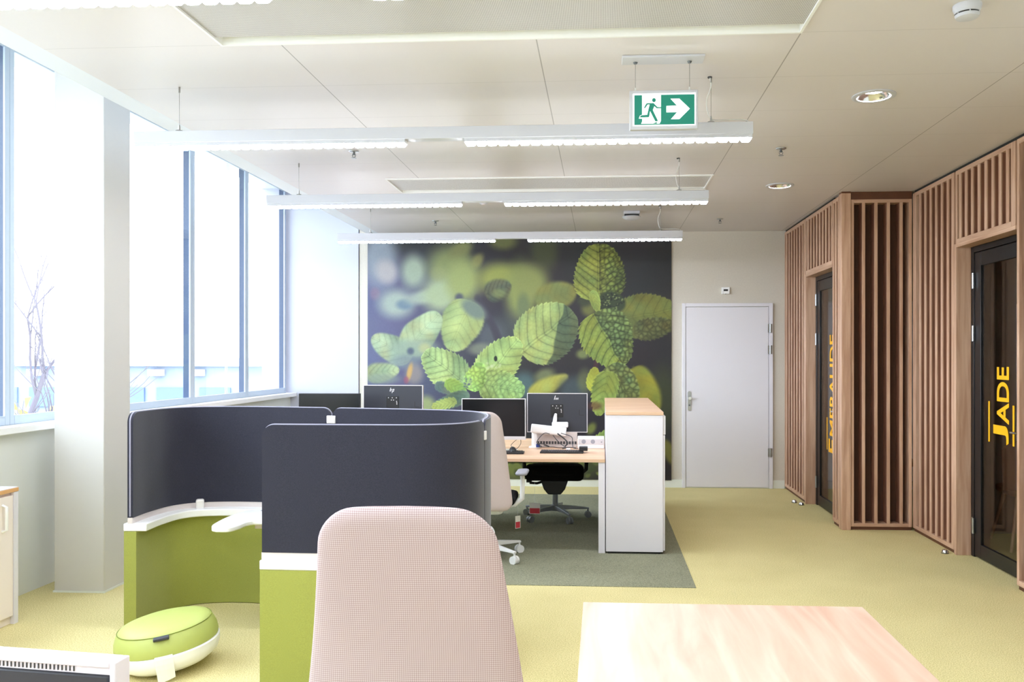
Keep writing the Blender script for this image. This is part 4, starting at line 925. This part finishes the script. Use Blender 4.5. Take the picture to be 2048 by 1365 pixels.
# monitors
monitor((-.395, 7.40, 1.215, .74), 0, 'monitor seen from behind on the white arm, beside the cabinet', logo='part', w=.54, h=.350)
monitor((-.905, 6.92, 1.19, .74), 180, 'monitor with silver chin showing its black screen, left of the white-armed one', stand='neck', chin=.022, h=.345)
monitor((-1.86, 7.32, 1.287, .74), -2.5, 'monitor seen from behind standing before the mural left edge', logo='full', w=.545)
monitor((-2.33, 6.98, 1.226, .74), 181, 'black screened monitor at far left beside the window wall', stand='neck', frame='black_plastic', w=.53)
monitor((-.8405, .985, 1.1925, .74), -6.6, 'near monitor with white frame cut by the bottom left corner', near=True, frame='bezel_white', stand='neck', w=.56)
# socket block
t = thing('socket_block', (-.09, 7.25, .74), 'white desk socket block with two power outlets beside the cabinet', 'socket'); o = t.location
box(-.208, .022, 7.225, 7.285, .74, .845).build('housing', 'white_plastic', t, o, bevel=.004)
box(-.200, .015, 7.222, 7.226, .775, .822).build('outlet_strip', 'silver', t, o)
for x in (-.155, -.075):
    m = MB(); m.cyl((x, 7.2235, .80), (x, 7.2215, .80), .019, n=20); q = m.build('outlet', 'pad_grey', t, o)
m = MB(); m.cyl((.0, 7.2235, .797), (.0, 7.2215, .797), .006, n=12); m.build('data_port', 'pad_grey', t, o)
# low white cable box with slots
t = thing('cable_box', (-.4, 7.335, .74), 'low pinkish cable tray standing behind the white monitor arm', 'cable tray'); o = t.location
m = MB(); m.box(-.60, -.215, 7.335, 7.345, .74, .872); m.build('back_plate', 'beige_plastic', t, o)
m = MB(); m.box(-.60, -.215, 7.319, 7.3349, .7402, .752); m.build('floor_plate', 'beige_plastic', t, o)
m = MB()
for k in range(15): m.box(-.595 + .0255 * k, -.578 + .0255 * k, 7.333, 7.3346, .765, .79)
m.build('cable_slots', 'slot_dark', t, o)
def keyboard(x, y, rz, w, label):
    t = thing('keyboard', (x, y, .74), label, 'keyboard', R(rz), 'desk keyboards')
    box(-w / 2, w / 2, -.065, .065, 0, .014).build('case', 'black_plastic', t, bevel=.003)
    m = MB(); nx = int(w / .019)
    for r_ in range(6):
        for k in range(nx): m.box(-w / 2 + .006 + k * .019, -w / 2 + .022 + k * .019, -.055 + r_ * .019, -.039 + r_ * .019, .014, .019)
    m.build('keys', 'keys', t)
keyboard(-.33, 6.90, 0, .36, 'dark keyboard on the rear desk in front of the white arm')
keyboard(-.82, 6.825, 2, .36, 'dark keyboard on the rear desk under the mouse')
t = thing('computer_mouse', (-.735, 6.84, .759), 'black mouse lying on the left keyboard', 'mouse', R(15))
m = MB(); rr = []
for k in range(9):
    a = k / 8; y = -.055 + .11 * a; hw = .030 * math.sin(math.pi * (.12 + .76 * a)) ** .6; hh = .036 * math.sin(math.pi * (.08 + .8 * a)) ** .7
    rr.append([(hw * math.cos(q), y, max(0, hh * math.sin(q))) for q in [math.pi * j / 8 for j in range(9)]])
m.rings(rr); m.build('body', 'black_plastic', t, smooth=60)
MB().lathe([(.006, 0), (.006, .004)], (0, .03, .030), 10).build('wheel', 'pad_grey', t)
tag(MB().tube(catmull([(-.745, 6.905, .775), (-.76, 6.96, .80), (-.70, 7.02, .845), (-.69, 7.06, .80), (-.73, 7.10, .748), (-.78, 7.16, .744)], 6), .0022, 6).build('mouse_cable', 'black_plastic', smooth=60), 'thin black cable looping up from the mouse', 'cable')
t = thing('docking_box', (-.15, 6.90, .759), 'small black box on the right end of the keyboard', 'box'); o = t.location
box(-.185, -.115, 6.86, 6.94, .76, .792).build('case', 'black_plastic', t, o, bevel=.003); box(-.18, -.12, 6.866, 6.934, .792, .7935).build('lid', 'dark_metal', t, o)
# tangle of cables
cs = [[(-.52, 7.17, .76), (-.56, 7.15, .80), (-.50, 7.16, .875), (-.45, 7.18, .87)], [(-.55, 7.16, .78), (-.52, 7.15, .79), (-.45, 7.14, .765), (-.50, 7.15, .775)],
      [(-.38, 7.16, .875), (-.33, 7.14, .84), (-.29, 7.11, .80), (-.31, 7.09, .775)], [(-.35, 7.15, .88), (-.26, 7.14, .85), (-.25, 7.13, .80), (-.24, 7.05, .765), (-.20, 6.98, .765)],
      [(-.54, 7.15, .758), (-.42, 7.10, .765), (-.36, 7.12, .757), (-.27, 7.08, .765), (-.22, 7.11, .757)], [(-.42, 7.16, .86), (-.36, 7.10, .80), (-.30, 7.02, .77), (-.33, 6.98, .765)]]
for k, c in enumerate(cs):
    tag(MB().tube(catmull([(p[0], p[1], p[2]) for p in c], 7), .0035 if k != 2 else .006, 6).build('cable', 'black_plastic' if k % 3 else 'strap_dark', smooth=60),
        ['short black cable hooked at the left of the cable tray', 'black cable coil lying in front of the pinkish tray', 'thickest black cable hanging below the white arm', 'black cable hanging toward the socket block', 'long dark cable snaking along the cable tray', 'thin black cable crossing the middle of the tray'][k], 'cable', 'cables behind the keyboards')
tag(box(-.568, -.535, 7.17, 7.2, .753, .782).build('cable_plug', 'blue_plug', bevel=.003), 'small blue plug at the left of the cable tray', 'plug')
tag(box(-.30, -.265, 7.02, 7.06, .741, .762).build('cable_plug', 'white_plastic', bevel=.004), 'small white plug lying before the cable tray', 'plug')
tag(box(-.80, -.72, 7.06, 7.12, .7405, .743).build('note_card', 'paper'), 'small white card lying below the silver-chinned monitor', 'paper')

# ------------------------------------------------------------------ low cabinet at left edge
t = thing('storage_cabinet', (-3.57, 4.0, 0), 'low white cabinet with wooden top at the left picture edge', 'cabinet'); o = t.location
box(-3.745, -3.41, 3.2, 4.62, .0, .762).build('body', 'melamine_warm', t, o, bevel=.002)
box(-3.747, -3.385, 3.2, 4.625, .763, .785).build('cabinet_top', 'edge_oak', t, o, bevel=.001)
box(-3.747, -3.388, 3.2, 4.622, .785, .789).build('top_laminate', 'melamine', t, o)
m = MB(); m.box(-3.409, -3.39, 3.93, 4.585, .05, .745); dr = m.build('door', 'melamine_warm', t, o, bevel=.002)
m = MB(); m.box(-3.409, -3.39, 3.24, 3.92, .05, .745); m.build('door', 'melamine_warm', t, o, bevel=.002)
m = MB(); m.tube([(-3.39, 4.50, .70), (-3.365, 4.50, .69), (-3.365, 4.50, .56), (-3.39, 4.50, .55)], .008, 8); m.build('handle', 'white_plastic', dr, o, smooth=50)
m = MB(); m.box(-3.409, -3.385, 4.587, 4.62, .0, .762); m.build('side_stile', 'melamine', t, o)

# ------------------------------------------------------------------ outside
tag(box(-160, -4.4, -60, 170, -4.2, -4.0).build('ground', 'ground'), 'pale ground outside the windows', 'ground', kind='structure')
t = thing('office_building', (-38, 62, -4), 'pale blue building with white roof edge seen through the windows', 'building'); o = t.location
box(-60, -27.5, 62, 74, -4, .75).build('wall', 'far_blue', t, o); box(-61, -26, 61.4, 75, .75, 1.35).build('roof', 'far_white', t, o)
for k in range(9): box(-58 + 3.4 * k, -55.6 + 3.4 * k, 61.8, 61.99, -2.4, -.9).build('window', 'far_glass', t, o)
for k in range(9): box(-57 + 3.2 * k, -56 + 3.2 * k, 61.2, 61.9, .0, .5).build('panel', 'far_white', t, o)
for k, (x, lb) in enumerate(((-33.2, 'leftmost thin white post before the pale blue building'), (-31.0, 'middle thin white post before the pale blue building'), (-29.0, 'rightmost thin white post before the pale blue building'))):
    tag(MB().cyl((x, 52, -4), (x, 52, -.2), .08, n=8).build('outdoor_post', 'far_white'), lb, 'post', 'posts outside the windows')
t = thing('parked_car', (-40, 49, -4), 'pale car parked before the blue building outside', 'car'); o = t.location
m = MB(); m.prism([(-2.2, .3), (2.2, .3), (2.25, .8), (1.3, .95), (.8, 1.45), (-1.0, 1.5), (-1.8, 1.0), (-2.25, .9)], -.85, .85, 'y'); m.build('body', 'far_red', t, bevel=.08)
for sx in (-1.4, 1.4):
    for sy in (-.8, .8): MB().cyl((sx, sy - .1, .32), (sx, sy + .1, .32), .32, n=16).build('wheel', 'black_plastic', t)
def tree(x, y, h, label, seed):
    rnd = random.Random(seed); t = thing('bare_tree', (x, y, -4), label, 'tree')
    m = MB(); br = MB()
    def grow(p, d, L, r, dep):
        pts = [p]; q = p.copy(); dd = d.copy()
        for k in range(4):
            dd = (dd + Vector((rnd.uniform(-.14, .14), rnd.uniform(-.14, .14), rnd.uniform(-.03, .1)))).normalized(); q = q + dd * L / 4; pts.append(q.copy())
        (m if dep == 0 else br).tube(pts, r * .75, 6 if dep < 2 else 4, r * .55)
        if dep < 4:
            for k in range(4 if dep < 2 else 3):
                s = rnd.choice((2, 3, 4)); a = rnd.uniform(0, 6.28); sp_ = rnd.uniform(.35, .75)
                nd = (dd + Vector((math.cos(a) * sp_, math.sin(a) * sp_, rnd.uniform(-.05, .25)))).normalized(); grow(pts[s], nd, L * rnd.uniform(.6, .85), r * .52, dep + 1)
    grow(Vector((0, 0, 0)), Vector((0, 0, 1)), h * .42, .17, 0)
    m.build('trunk', 'bark', t, smooth=50); br.build('branches', 'bark', t, smooth=50)
tree(-12.75, 17.6, 7.2, 'bare winter tree outside the window left of the column', 12)
t = thing('shrub', (-17.7, 25, -4), 'yellowish shrub behind the bare tree outside', 'shrub'); t.scale = (1.8, 1.8, 1.8)
m = MB(); rnd = random.Random(2)
for k in range(260):
    a = rnd.uniform(0, 6.28); r_ = rnd.random() ** .5 * 2.4; z = rnd.uniform(.2, 2.3) * (1 - (r_ / 2.6) ** 2) + .3; x, y = r_ * math.cos(a), r_ * math.sin(a); s = .16
    v = [Vector((rnd.uniform(-s, s), rnd.uniform(-s, s), rnd.uniform(-s, s))) + Vector((x, y, z)) for _ in range(4)]
    m.add(v, [(0, 1, 2), (0, 2, 3), (0, 1, 3), (1, 2, 3)])
m.build('foliage', 'bush', t)
m = MB()
for k in range(7): m.tube([(0, 0, 0), (rnd.uniform(-1, 1), rnd.uniform(-1, 1), 1.4)], .04, 5)
m.build('stems', 'bark', t)
